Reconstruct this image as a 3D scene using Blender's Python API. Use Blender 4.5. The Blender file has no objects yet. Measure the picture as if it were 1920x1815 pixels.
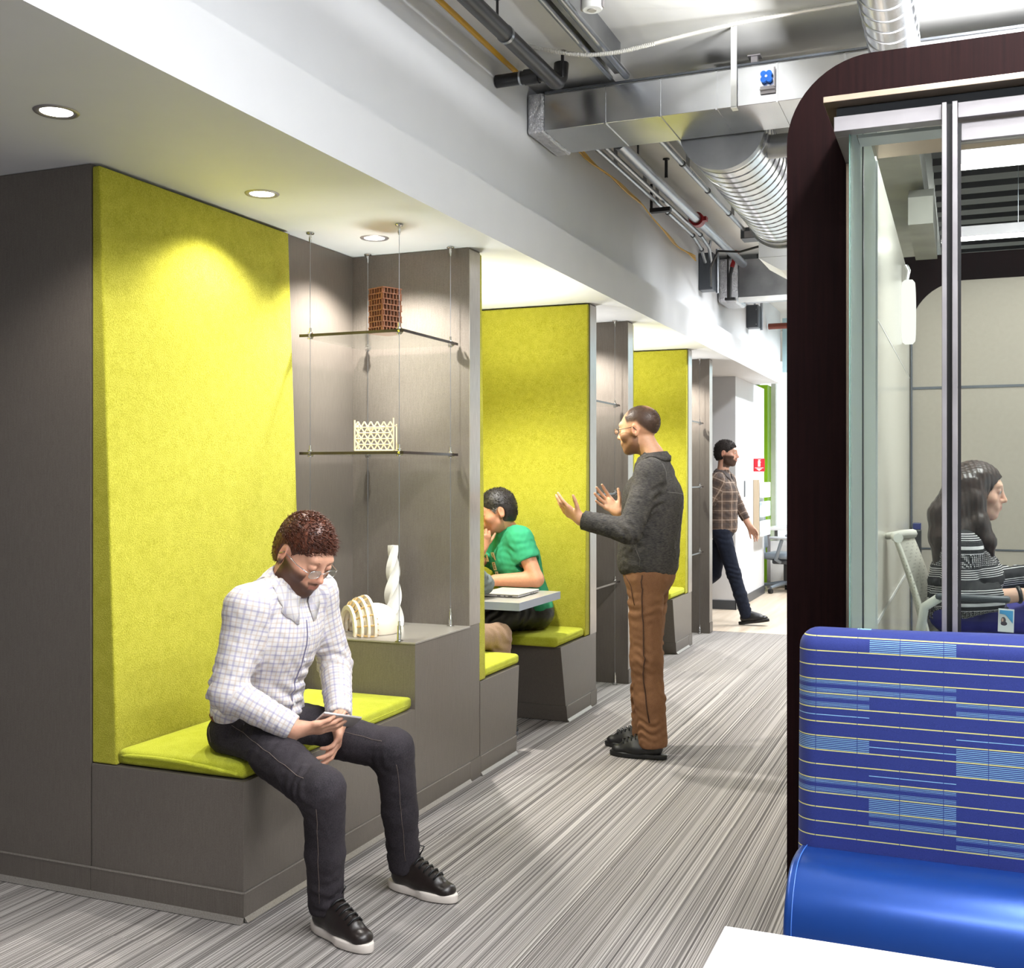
import bpy, bmesh, math, random
import numpy as np
from mathutils import Vector, Matrix, noise as mnoise
R = math.radians
PI = math.pi
random.seed(7)
scn = bpy.context.scene
COL = scn.collection

# ------------------------------------------------------------------ mesh builder
class MB:
    """collects shapes into one bmesh"""
    def __init__(s):
        s.bm = bmesh.new()
    def _merge(s, o):
        me = bpy.data.meshes.new('t'); o.to_mesh(me); o.free()
        s.bm.from_mesh(me); bpy.data.meshes.remove(me)
    def box(s, x0, x1, y0, y1, z0, z1, bev=0.0, seg=2, M=None):
        b = bmesh.new(); bmesh.ops.create_cube(b, size=1.0)
        for v in b.verts:
            v.co = Vector(((x0+x1)/2+v.co.x*(x1-x0), (y0+y1)/2+v.co.y*(y1-y0), (z0+z1)/2+v.co.z*(z1-z0)))
        if bev > 0:
            bmesh.ops.bevel(b, geom=b.edges[:], offset=bev, segments=seg, profile=.5, affect='EDGES')
        if M is not None: b.transform(M)
        s._merge(b); return s
    def prism(s, pts, a0, a1, axis='z', bev=0.0, M=None):
        """polygon pts (2D) extruded a0..a1 along axis: z -> (x,y), y -> (x,z), x -> (y,z)"""
        b = bmesh.new()
        def mk(p, a):
            if axis == 'z': return (p[0], p[1], a)
            if axis == 'y': return (p[0], a, p[1])
            return (a, p[0], p[1])
        v0 = [b.verts.new(mk(p, a0)) for p in pts]; v1 = [b.verts.new(mk(p, a1)) for p in pts]
        n = len(pts)
        b.faces.new(v0); b.faces.new(v1)
        for i in range(n): b.faces.new((v0[i], v0[(i+1) % n], v1[(i+1) % n], v1[i]))
        bmesh.ops.recalc_face_normals(b, faces=b.faces[:])
        if bev > 0:
            bmesh.ops.bevel(b, geom=b.edges[:], offset=bev, segments=2, profile=.5, affect='EDGES')
        if M is not None: b.transform(M)
        s._merge(b); return s
    def cyl(s, p0, p1, r0, r1=None, n=20, caps=True):
        return s.tube([p0, p1], [r0, r0 if r1 is None else r1], n, caps)
    def tube(s, pts, r, n=10, caps=True, closed=False):
        pts = [Vector(p) for p in pts]
        rs = r if isinstance(r, (list, tuple)) else [r]*len(pts)
        b = s.bm; rings = []; up = None; m = len(pts)
        for i, p in enumerate(pts):
            if closed: t = (pts[(i+1) % m]-pts[i-1]).normalized()
            elif i == 0: t = (pts[1]-p).normalized()
            elif i == m-1: t = (p-pts[i-1]).normalized()
            else: t = ((pts[i+1]-p).normalized()+(p-pts[i-1]).normalized()).normalized()
            if up is None:
                up = Vector((0, 0, 1)) if abs(t.z) < .9 else Vector((1, 0, 0))
            a = t.cross(up)
            if a.length < 1e-6: a = t.cross(Vector((0, 1, 0)))
            a.normalize(); c = a.cross(t).normalized(); up = c
            rings.append([b.verts.new(p+(a*math.cos(2*PI*k/n)+c*math.sin(2*PI*k/n))*rs[i]) for k in range(n)])
        for i in range(m if closed else m-1):
            A = rings[i]; B = rings[(i+1) % m]
            for k in range(n):
                b.faces.new((A[k], A[(k+1) % n], B[(k+1) % n], B[k]))
        if caps and not closed:
            b.faces.new(rings[0][::-1]); b.faces.new(rings[-1])
        return s
    def lathe(s, prof, c=(0, 0, 0), n=32, M=None):
        """profile [(r,z)] turned about z at c"""
        b = bmesh.new(); rings = []
        for r_, z in prof:
            rings.append([b.verts.new((c[0]+r_*math.cos(2*PI*k/n), c[1]+r_*math.sin(2*PI*k/n), c[2]+z)) for k in range(n)])
        for A, B in zip(rings, rings[1:]):
            for k in range(n): b.faces.new((A[k], A[(k+1) % n], B[(k+1) % n], B[k]))
        if prof[0][0] > 1e-5: b.faces.new(rings[0][::-1])
        if prof[-1][0] > 1e-5: b.faces.new(rings[-1])
        bmesh.ops.remove_doubles(b, verts=b.verts[:], dist=1e-6)
        bmesh.ops.recalc_face_normals(b, faces=b.faces[:])
        if M is not None: b.transform(M)
        s._merge(b); return s
    def ball(s, c, r, u=20, v=12, M=None):
        b = bmesh.new(); bmesh.ops.create_uvsphere(b, u_segments=u, v_segments=v, radius=1.0)
        rr = r if isinstance(r, (list, tuple)) else (r, r, r)
        for w in b.verts: w.co = Vector((w.co.x*rr[0], w.co.y*rr[1], w.co.z*rr[2]))
        if M is not None: b.transform(M)
        b.transform(Matrix.Translation(c)); s._merge(b); return s
    def quad(s, a, b_, c, d):
        s.bm.faces.new([s.bm.verts.new(p) for p in (a, b_, c, d)]); return s

def setp(o, label=None, cat=None, group=None, kind=None):
    if label: o['label'] = label
    if cat: o['category'] = cat
    if group: o['group'] = group
    if kind: o['kind'] = kind
    return o

def ob(name, mb, mat, parent=None, smooth=None, label=None, cat=None, group=None, kind=None):
    bm = mb.bm
    me = bpy.data.meshes.new(name)
    org = Vector((0, 0, 0))
    bm.to_mesh(me); bm.free()
    o = bpy.data.objects.new(name, me); COL.objects.link(o)
    for m in (mat if isinstance(mat, (list, tuple)) else [mat]): me.materials.append(m)
    if smooth is not None:
        me.polygons.foreach_set('use_smooth', [True]*len(me.polygons))
        if smooth < 179:
            me.set_sharp_from_angle(angle=R(smooth))
    if parent is not None: o.parent = parent
    return setp(o, label, cat, group, kind)

def thing(name, label, cat, group=None, loc=(0, 0, 0)):
    o = bpy.data.objects.new(name, None); COL.objects.link(o); o.empty_display_size = .1
    o.location = loc
    return setp(o, label, cat, group)

def dup(src, parent=None, loc=None, label=None, group=None, rot=None):
    """copy of a thing with copies of its parts and sub-parts"""
    c = src.copy(); COL.objects.link(c)
    if parent is not None: c.parent = parent
    if loc is not None: c.location = loc
    if rot is not None: c.rotation_euler = rot
    if label: c['label'] = label
    if group: c['group'] = group
    for ch in [x for x in bpy.data.objects if x.parent == src and x != c]:
        dup(ch, c)
    return c

# ------------------------------------------------------------------ materials
def srgb(r, g, b):
    f = lambda c: (c/255/12.92) if c <= 10 else ((c/255+.055)/1.055)**2.4
    return (f(r), f(g), f(b), 1)

class NT:
    def __init__(s, name):
        s.m = bpy.data.materials.new(name); s.m.use_nodes = True
        s.t = s.m.node_tree; s.t.nodes.clear()
        s.out = s.t.nodes.new('ShaderNodeOutputMaterial')
    def n(s, typ, **kw):
        x = s.t.nodes.new(typ)
        for k, v in kw.items():
            if k.startswith('i_'):
                x.inputs[k[2:].replace('_', ' ')].default_value = v
            else: setattr(x, k, v)
        return x
    def l(s, a, b): s.t.links.new(a, b)
    def math(s, op, a, b=None, c=None):
        x = s.t.nodes.new('ShaderNodeMath'); x.operation = op
        for i, v in enumerate((a, b, c)):
            if v is None: continue
            if isinstance(v, (int, float)): x.inputs[i].default_value = v
            else: s.l(v, x.inputs[i])
        return x.outputs[0]
    def mix(s, f, a, b, blend='MIX'):
        x = s.t.nodes.new('ShaderNodeMix'); x.data_type = 'RGBA'; x.blend_type = blend
        for i, v in ((0, f), (6, a), (7, b)):
            if isinstance(v, (int, float)): x.inputs[i].default_value = v
            elif isinstance(v, tuple): x.inputs[i].default_value = v
            else: s.l(v, x.inputs[i])
        return x.outputs[2]
    def ramp(s, fac, stops, interp='LINEAR'):
        x = s.t.nodes.new('ShaderNodeValToRGB'); x.color_ramp.interpolation = interp
        e = x.color_ramp.elements
        while len(e) < len(stops): e.new(.5)
        for el, (p, c) in zip(e, stops): el.position = p; el.color = c
        s.l(fac, x.inputs[0]); return x.outputs[0]
    def coords(s, kind='Object', scale=(1, 1, 1), rot=(0, 0, 0)):
        tc = s.t.nodes.new('ShaderNodeTexCoord'); mp = s.t.nodes.new('ShaderNodeMapping')
        mp.inputs['Scale'].default_value = scale; mp.inputs['Rotation'].default_value = rot
        s.l(tc.outputs[kind], mp.inputs['Vector']); return mp.outputs[0]
    def noise(s, vec, scale, detail=2, rough=.5):
        x = s.t.nodes.new('ShaderNodeTexNoise'); x.inputs['Scale'].default_value = scale
        x.inputs['Detail'].default_value = detail; x.inputs['Roughness'].default_value = rough
        if vec is not None: s.l(vec, x.inputs['Vector'])
        return x.outputs['Fac']
    def bsdf(s, color, rough=.5, metal=0.0, spec=.5, bump=None, bstr=.3, bdist=.002, **kw):
        p = s.t.nodes.new('ShaderNodeBsdfPrincipled')
        for nm, v in (('Base Color', color), ('Roughness', rough), ('Metallic', metal), ('Specular IOR Level', spec)):
            if isinstance(v, (int, float, tuple)): p.inputs[nm].default_value = v
            else: s.l(v, p.inputs[nm])
        for k, v in kw.items(): p.inputs[k.replace('_', ' ')].default_value = v
        if bump is not None:
            b = s.t.nodes.new('ShaderNodeBump'); b.inputs['Strength'].default_value = bstr
            b.inputs['Distance'].default_value = bdist; s.l(bump, b.inputs['Height'])
            s.l(b.outputs[0], p.inputs['Normal'])
        s.l(p.outputs[0], s.out.inputs[0]); return s.m

def plain(name, rgb, rough=.5, metal=0.0, spec=.5, var=.06, scale=6.0, bscale=None, bstr=.1, bdist=.001, **kw):
    t = NT(name); c = srgb(*rgb); v = t.coords()
    f = t.noise(v, scale, 3)
    dk = tuple(x*(1-var) for x in c[:3])+(1,); lt = tuple(min(1, x*(1+var)) for x in c[:3])+(1,)
    col = t.ramp(f, [(.3, dk), (.7, lt)])
    bump = t.noise(v, bscale, 2) if bscale else None
    return t.bsdf(col, rough, metal, spec, bump, bstr, bdist, **kw)

def emis(name, rgb, strength):
    t = NT(name); e = t.n('ShaderNodeEmission'); e.inputs[0].default_value = srgb(*rgb); e.inputs[1].default_value = strength
    t.l(e.outputs[0], t.out.inputs[0]); return t.m

def glassy(name, tint=(225, 240, 236), refl=.5, rough=0.0):
    """thin architectural glass: clear with fresnel reflection"""
    t = NT(name); tr = t.n('ShaderNodeBsdfTransparent'); tr.inputs[0].default_value = srgb(*tint)
    g = t.n('ShaderNodeBsdfGlossy'); g.inputs['Roughness'].default_value = rough
    g.inputs[0].default_value = (1, 1, 1, 1)
    fr = t.n('ShaderNodeFresnel'); fr.inputs[0].default_value = 1.45
    f = t.math('MULTIPLY', fr.outputs[0], refl)
    mx = t.n('ShaderNodeMixShader'); t.l(f, mx.inputs[0]); t.l(tr.outputs[0], mx.inputs[1]); t.l(g.outputs[0], mx.inputs[2])
    t.l(mx.outputs[0], t.out.inputs[0]); return t.m

M = {}
M['paint'] = plain('white_paint', (220, 221, 224), .6, var=.012, bscale=60, bstr=.04)
M['paint_grey'] = plain('pale_grey_paint', (200, 202, 206), .6, var=.012, bscale=60, bstr=.04)
M['deck'] = plain('painted_concrete', (226, 225, 222), .55, var=.05, scale=2.2, bscale=9, bstr=.25, bdist=.004)
def _lam():
    t = NT('taupe_laminate'); v = t.coords('Object', (1, 1, .06))
    v2 = t.coords('Object', (1, .06, 1))
    f = t.noise(v, 260, 2); g = t.noise(t.coords(), 420, 1)
    h = t.math('ADD', t.math('MULTIPLY', f, .4), t.math('MULTIPLY', g, .6))
    col = t.ramp(h, [(.33, srgb(92, 85, 78)), (.67, srgb(110, 103, 96))])
    return t.bsdf(col, .36, 0, .5, h, .06, .0006)
M['lam'] = _lam()
def _edge():  # lighter than the laminate; brightness of lit partition edges put into colour
    t = NT('brushed_laminate_edge'); f = t.noise(t.coords('Object', (1, 1, .04)), 300, 2)
    return t.bsdf(t.ramp(f, [(.3, srgb(150, 143, 136)), (.7, srgb(176, 170, 163))]), .3, .55, .5)
M['edge'] = _edge()
def _felt(name, a, b, fuzz=210):
    t = NT(name); v = t.coords(); f = t.noise(v, fuzz, 3, .65); g = t.noise(v, 26, 3)
    h = t.math('ADD', t.math('MULTIPLY', f, .75), t.math('MULTIPLY', g, .25))
    return t.bsdf(t.ramp(h, [(.34, srgb(*a)), (.66, srgb(*b))]), .95, 0, .1, f, .9, .004, Sheen_Weight=.08)
M['felt'] = _felt('chartreuse_felt', (154, 151, 34), (193, 188, 72))
M['felt_seat'] = _felt('chartreuse_cushion_felt', (184, 188, 36), (212, 216, 76), 330)
def _carpet():
    t = NT('striped_carpet'); tc = t.n('ShaderNodeTexCoord'); sp = t.n('ShaderNodeSeparateXYZ')
    t.l(tc.outputs['Object'], sp.inputs[0]); X, Y = sp.outputs[0], sp.outputs[1]
    # planks 0.25 x 1.0 m, ashlar offset, each with its own stripe phase
    px = t.math('FLOOR', t.math('DIVIDE', X, .25))
    off = t.math('MULTIPLY', t.math('FRACT', t.math('MULTIPLY', px, .37)), 1.0)
    py = t.math('FLOOR', t.math('ADD', Y, off))
    wn = t.n('ShaderNodeTexWhiteNoise', noise_dimensions='2D'); cb = t.n('ShaderNodeCombineXYZ')
    t.l(px, cb.inputs[0]); t.l(py, cb.inputs[1]); t.l(cb.outputs[0], wn.inputs['Vector'])
    ph = t.math('MULTIPLY', wn.outputs['Value'], 3.0)
    def stripes(freq, ystretch, det):
        c = t.n('ShaderNodeCombineXYZ'); t.l(t.math('ADD', t.math('MULTIPLY', X, freq), t.math('MULTIPLY', ph, .5)), c.inputs[0])
        t.l(t.math('MULTIPLY', Y, ystretch), c.inputs[1]); return t.noise(c.outputs[0], 1.0, det, .6)
    a = stripes(270, .10, 0); b = stripes(520, .4, 1); c = stripes(34, .08, 1)
    s = t.math('ADD', t.math('ADD', t.math('MULTIPLY', a, .52), t.math('MULTIPLY', b, .36)), t.math('MULTIPLY', c, .12))
    col = t.ramp(s, [(.34, srgb(70, 66, 64)), (.43, srgb(112, 107, 104)), (.5, srgb(142, 137, 133)), (.57, srgb(166, 160, 156)), (.67, srgb(192, 186, 182))])
    # yarn loops along the stripe
    lp = t.n('ShaderNodeTexWave', wave_type='BANDS', bands_direction='Y'); lp.inputs['Scale'].default_value = 40; lp.inputs['Distortion'].default_value = 4
    t.l(tc.outputs['Object'], lp.inputs['Vector'])
    col = t.mix(.16, col, lp.outputs['Color'], 'MULTIPLY')
    tint = t.math('MULTIPLY', wn.outputs['Value'], .12)
    col = t.mix(tint, col, srgb(120, 118, 124))
    h = t.math('ADD', s, t.math('MULTIPLY', lp.outputs['Fac'], .3))
    return t.bsdf(col, .85, 0, .25, h, .5, .003)
M['carpet'] = _carpet()
def _wood(name, a, b, axis, rough=.35, sc=60, spec=.4):
    t = NT(name); scl = {'z': (1, 1, .03), 'y': (1, .05, 1), 'x': (.05, 1, 1)}[axis]
    f = t.noise(t.coords('Object', scl), sc, 4, .6)
    return t.bsdf(t.ramp(f, [(.3, srgb(*a)), (.7, srgb(*b))]), rough, 0, spec, f, .08, .0008)
M['wenge'] = _wood('wenge_veneer', (20, 8, 9), (33, 15, 15), 'z', .6, 90, .06)
M['oak'] = _wood('pale_plank', (190, 172, 150), (214, 200, 182), 'y', .4, 14)
M['maple'] = _wood('maple_edge', (176, 158, 132), (198, 182, 158), 'z', .45, 20)
def _galv(name, a, b, rough, sc=3.0, metal=1.0):
    t = NT(name); v = t.coords(); f = t.noise(v, sc, 3); g = t.noise(v, 70, 2)
    return t.bsdf(t.ramp(f, [(.3, srgb(*a)), (.7, srgb(*b))]), t.math('ADD', rough, t.math('MULTIPLY', f, .12)), metal, .5, g, .04, .001)
M['galv'] = _galv('galvanised_sheet', (196, 198, 202), (220, 222, 226), .16)
M['galv_dull'] = _galv('dull_galvanised_sheet', (150, 152, 156), (178, 180, 184), .32, 5)
M['steel'] = _galv('steel_conduit', (150, 155, 162), (172, 176, 182), .24, 2)
M['chrome'] = _galv('polished_steel', (205, 205, 205), (225, 225, 225), .08, 8)
M['alu'] = _galv('satin_aluminium', (158, 154, 157), (172, 168, 171), .38, 8, .7)
M['bronze'] = _galv('champagne_metal', (166, 148, 130), (188, 170, 150), .3, 5, .9)
def _foil():
    t = NT('crumpled_foil'); v = t.coords(); f = t.noise(v, 34, 4, .7)
    return t.bsdf(t.ramp(f, [(.3, srgb(185, 186, 190)), (.7, srgb(228, 228, 232))]), .18, 1.0, .5, f, 1.0, .02)
M['foil'] = _foil()
M['black'] = plain('black_plastic', (22, 22, 24), .45)
M['iron'] = plain('black_iron_pipe', (34, 34, 36), .38, .2)
M['dgrey'] = plain('dark_grey_enamel', (72, 76, 82), .4)
M['red'] = plain('red_enamel', (150, 24, 28), .4)
M['blue_knob'] = plain('blue_plastic', (26, 112, 222), .35)
M['yellow'] = plain('yellow_cable_sheath', (206, 156, 20), .45)
M['flex'] = plain('armoured_cable', (216, 214, 208), .35, .4)
M['copper'] = plain('rust_red_pipe', (112, 52, 36), .35, .3)
M['white'] = plain('white_plastic', (236, 236, 234), .35)
M['ivory'] = plain('ivory_print', (238, 226, 206), .5, var=.02)
M['ivory_in'] = plain('ochre_print_inside', (196, 160, 104), .6, var=.05)
M['porcelain'] = plain('white_print', (240, 237, 230), .45, var=.015)
M['cream'] = plain('cream_lattice_print', (242, 226, 190), .5, var=.03)
M['brown'] = plain('walnut_print', (150, 96, 68), .5, var=.12, scale=30)
M['brown_dk'] = plain('dark_core_print', (104, 92, 82), .45, var=.1, scale=30)
M['table_grey'] = plain('grey_laminate_top', (176, 172, 164), .22, var=.02)
M['table_edge'] = plain('pale_blue_grey_edge', (150, 158, 172), .4, var=.03)
M['table_white'] = plain('white_laminate_top', (244, 242, 240), .3, var=.006)
M['glass'] = glassy('clear_glass', (246, 250, 248))
M['shelf_glass'] = glassy('shelf_glass', (247, 249, 248), .45)
M['glass_edge'] = plain('dark_glass_edge', (48, 40, 36), .2)
M['green_edge'] = plain('green_glass_edge', (120, 160, 148), .2)
M['frost'] = glassy('pale_blue_glass', (196, 226, 234), .5)
M['aqua'] = plain('pale_aqua_panel', (188, 220, 228), .35, var=.04)
M['lamp'] = emis('lamp_lens', (255, 250, 240), 14)
M['led'] = emis('led_diffuser', (255, 250, 246), 9)
M['sconce'] = emis('sconce_opal', (255, 252, 244), 1.1)
M['lime'] = plain('lime_green_paint', (150, 206, 10), .5, var=.02)
M['beige'] = plain('beige_fabric_wall', (156, 148, 136), .6, var=.03, scale=40)
M['cream_wall'] = plain('cream_glossy_panel', (230, 226, 214), .2, var=.01)
M['slat_dk'] = plain('dark_baffle', (30, 29, 31), .6)
M['slat_lt'] = plain('grey_deck', (104, 102, 104), .5)
M['conc'] = plain('raw_concrete', (150, 148, 140), .6, var=.14, scale=5, bscale=24, bstr=.2, bdist=.002)
M['screen'] = plain('paper_board', (226, 232, 236), .5)
# ================================================================== camera
cam = bpy.data.cameras.new('camera'); camo = bpy.data.objects.new('camera', cam); COL.objects.link(camo)
camo.location = (0, 0, 1.43); camo.rotation_euler = (R(90), 0, R(22.27))
cam.sensor_width = 36; cam.lens = 36*2064/1920; cam.shift_y = -14.5/1920; cam.clip_start = .05; cam.clip_end = 80
scn.camera = camo

def struct(name, mb, mat, parent=None, smooth=None):
    return ob(name, mb, mat, parent, smooth, kind='structure')

# ================================================================== setting
struct('floor', MB().box(-6, 5, -4, 10.13, -.1, 0), M['carpet'])
struct('floor_planks', MB().box(-6, 5, 10.131, 18, -.1, .001), M['oak'])
struct('wall_rear', MB().box(-6, 5, -4.1, -4.0, 0, 3.55), M['paint_grey'])
struct('wall_left', MB().box(-6.1, -6, -4, 3.05, 0, 3.42), M['paint_grey'])
struct('ceiling_soffit', MB().box(-6, -1.955, -4, 12.92, 2.5, 2.73), M['paint'])
struct('wall_upper', MB().box(-2.35, -2.05, -4, 13.6, 2.731, 3.419), M['paint'])
struct('ceiling', MB().box(-6, -1.62, -4, 18, 3.42, 3.56).box(-1.62, 5, -4, 18, 3.55, 3.56), M['deck'])

WX = -2.757     # back wall plane of seat and display niches
FX = -2.13      # front plane of the built-in units
def base_strip(name, x0, x1, y0, y1, mat=None):
    b = MB()
    # skirting with a small cove at the carpet
    b.box(x0, x1, y0, y1, .0, .097)
    return struct(name, b, mat or M['lam'])
struct('wall_front', MB().box(-6, WX-.001, 2.935, 3.06, .0, 2.498), M['lam'])
struct('wall_back', MB().box(WX-.06, WX, 3.061, 4.679, 0, 2.498), M['lam'])
def cove(x0, x1, y0, y1, z=.012):
    return (x0, x1, y0, y1, 0, z)
# skirting lip lines (bright thin reveal 97 mm above the carpet)
def skirting(name, segs):
    b = MB()
    for (x0, x1, y0, y1) in segs:
        b.box(x0, x1, y0, y1, .0, .095)
        b.box(x0-.0, x1+.0, y0-.0, y1+.0, .095, .0985)
    return b

DY = 2.63
def partition(y0, y1, zt=.452, name='wall_partition', xb=-3.2):
    o = struct(name, MB().box(xb, FX-.003, y0, y1, 0, 2.498), M['lam'])
    struct('trim_lit_edge', MB().box(FX-.0028, FX, y0+.0005, y1-.0005, zt, 2.49), M['edge'], o)  # paler strip: the light falling on the partition edge is in its colour
    struct('baseboard_edge', MB().box(FX-.002, FX+.004, y0+.0005, y1-.0005, .004, .097), M['lam'], o)
    return o
partA = [partition(4.68+k*DY, 4.80+k*DY, (.732, .1, .1)[k]) for k in range(3)]
partB = [partition(6.475, 6.60), partition(9.105, 9.235)]
# booth back walls and niche back walls
for k, (a, b, x) in enumerate([(4.801, 6.474, -3.15), (7.431, 9.104, -3.15), (6.601, 7.309, WX), (9.236, 9.939, WX)]):
    struct('wall_recess', MB().box(x-.05, x, a, b, 0, 2.498), M['lam'])

# white block at the end of the corridor
struct('wall_end', MB().box(-6, -2.25, 11.8, 13.63, 0, 2.499), M['paint'])
struct('baseboard_end', MB().box(-6, -2.244, 11.79, 11.7995, .002, .1).box(-2.2495, -2.24, 11.79, 13.63, .002, .1), M['dgrey'])
struct('wall_hall', MB().box(-6.1, -6.0, 3.06, 11.8, 0, 2.499), M['paint'])
struct('wall_far', MB().box(-6, -2.6, 15.3, 15.45, 0, 3.41), M['paint'])
lime = struct('wall_lime', MB().box(-2.599, -2.43, 15.0, 15.45, 0, 2.66), M['lime'])
# window wall far away, bright sky behind
w = struct('window_1', MB().box(-2.42, 3, 15.3, 15.38, 3.0, 3.41).box(-2.42, 3, 15.3, 15.38, 0, .12), M['white'])
for x in (-2.40, -2.18, -1.9, -1.2, -.4, .4, 1.3, 2.2):
    struct('window_frame', MB().box(x-.03, x+.03, 15.29, 15.39, .12, 3.0), M['white'], w)
struct('window_pane', MB().box(-2.37, 3, 15.335, 15.345, .12, 3.0), M['glass'], w)
struct('wall_right', MB().box(4.9, 5, 8, 16, 0, 3.55), M['paint'])

# ================================================================== built-in seating units
def bench(name, label, x0, x1, y0, y1, flare=None, top=.45, mirror=False):
    t = thing(name, label, 'bench', 'built-in corridor benches', ((x0+x1)/2, (y0+y1)/2, 0))
    L = Matrix.Translation(-Vector(t.location))
    # flare: seat front (a Y face) leans out at the top by this much
    f = flare or 0
    if not mirror: pts = [(y0, .097), (y1-f*.8, .097), (y1, top), (y0, top)]; pb = [(y0, .003), (y1-f, .003), (y1-f*.8, .0965), (y0, .0965)]
    else: pts = [(y0+f*.8, .097), (y1, .097), (y1, top), (y0, top)]; pb = [(y0+f, .003), (y1, .003), (y1, .0965), (y0+f*.8, .0965)]
    ob('seat_box', MB().prism(pts, x0, x1, 'x', .0015, L), M['lam'], t)
    bb = MB().prism(pb, x0, x1+.004, 'x', .001, L)
    ob('baseboard', bb, M['lam'], t)
    yy0, yy1 = pb[0][0], pb[1][0]
    r = MB().box(x1+.001, x1+.0055, yy0, yy1, .0935, .0975, 0, 2, L)
    r.prism([(x1+.004, .003), (x1+.016, .003), (x1+.004, .018)], yy0, yy1, 'y', 0, L)
    ob('reveal_strip', r, M['edge'], t)
    return t
b1 = bench('bench', 'taupe laminate bench box carrying the man in the checked shirt', WX+.004, FX, 2.935, 4.127)
# camera-facing toe strip of the first bench and the front wall
struct('baseboard_front', MB().box(-6, WX+.003, 2.929, 2.9345, .003, .097), M['lam'])
struct('trim_front', MB().box(-6, FX+.004, 2.9275, 2.9345, .0945, .0985).prism([(2.934, .002), (2.912, .002), (2.9335, .022)], -6, FX+.004, 'x'), M['edge'])
ob('toe_board', MB().box(WX+.005, FX+.004, 2.9292, 2.9345, .003, .094, 0, 2, Matrix.Translation(-b1.location)), M['lam'], b1)
bA = [bench('bench', 'taupe bench box at the near side of the booth, before the grey table', -3.145, FX, 4.802, 5.30, .05),
      bench('bench', 'taupe bench box near side of the far booth, hidden past the standing man', -3.145, FX, 7.432, 7.93, .05)]
bB = [bench('bench', 'taupe bench box under the man in the green T-shirt', -3.145, FX, 5.935, 6.473, .11, .45, True),
      bench('bench', 'taupe bench box of the far booth, right of the standing man', -3.145, FX, 8.565, 9.103, .11, .45, True)]
# display plinth of the first niche
pl = thing('display_plinth', 'taupe laminate plinth under the white models, beside the first bench', 'plinth', None, (-2.44, 4.4, 0))
L = Matrix.Translation(-pl.location)
ob('body', MB().box(WX+.004, FX, 4.1275, 4.679, .097, .722, .001, 1, L), M['lam'], pl)
ob('top', MB().box(WX+.004, FX+.003, 4.1245, 4.679, .7225, .731, .001, 1, L), plain('pale_plinth_top', (150, 144, 136), .22, var=.02), pl)
ob('baseboard', MB().box(WX+.004, FX+.004, 4.128, 4.679, .003, .0965, 0, 2, L), M['lam'], pl)
ob('reveal_strip', MB().box(FX+.001, FX+.0055, 4.128, 4.679, .0935, .0975, 0, 2, L).prism([(FX+.004, .003), (FX+.016, .003), (FX+.004, .018)], 4.128, 4.679, 'y', 0, L), M['edge'], pl)

# felt wedge panels (thin at the ceiling, thick at the seat)
def felt_back(label, y0, y1, x, t0, t1):
    b = MB().prism([(x+.003, .452), (x+t1, .452), (x+t1-.002, .56), (x+t0, 2.49), (x+.003, 2.49)], y0, y1, 'y', .006)
    return ob('felt_panel', b, M['felt'], None, None, label, 'wall panel', 'chartreuse felt panels')
def felt_side(label, x0, x1, y, t0, t1):
    sg = 1 if t0 > 0 else -1
    b = MB().prism([(y+.003*sg, .452), (y+t1, .452), (y+t1-.002*sg, .56), (y+t0, 2.49), (y+.003*sg, 2.49)], x0, x1, 'x', .006)
    return ob('felt_panel', b, M['felt'], None, None, label, 'wall panel', 'chartreuse felt panels')
felt_back('large chartreuse felt panel behind the man in the checked shirt', 2.938, 4.075, WX, .035, .108)
struct('trim_felt_end', MB().box(WX+.003, WX+.03, 4.076, 4.09, .74, 2.49), M['lam'])
felt_side('narrow edge of chartreuse felt on the near booth wall', -3.145, FX-.004, 4.80, .03, .075)
felt_side('chartreuse felt panel behind the man in the green T-shirt', -3.145, FX-.004, 6.474, -.03, -.085)
felt_back('chartreuse felt strip at the back of the booth behind the laptop', 4.88, 6.38, -3.15, .03, .07)
felt_side('chartreuse felt edge on the near wall of the far booth', -3.145, FX-.004, 7.43, .03, .075)
felt_side('chartreuse felt panel of the far booth behind the standing man', -3.145, FX-.004, 9.104, -.03, -.085)
felt_back('chartreuse felt at the back of the far booth', 7.51, 9.0, -3.15, .03, .07)

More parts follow.
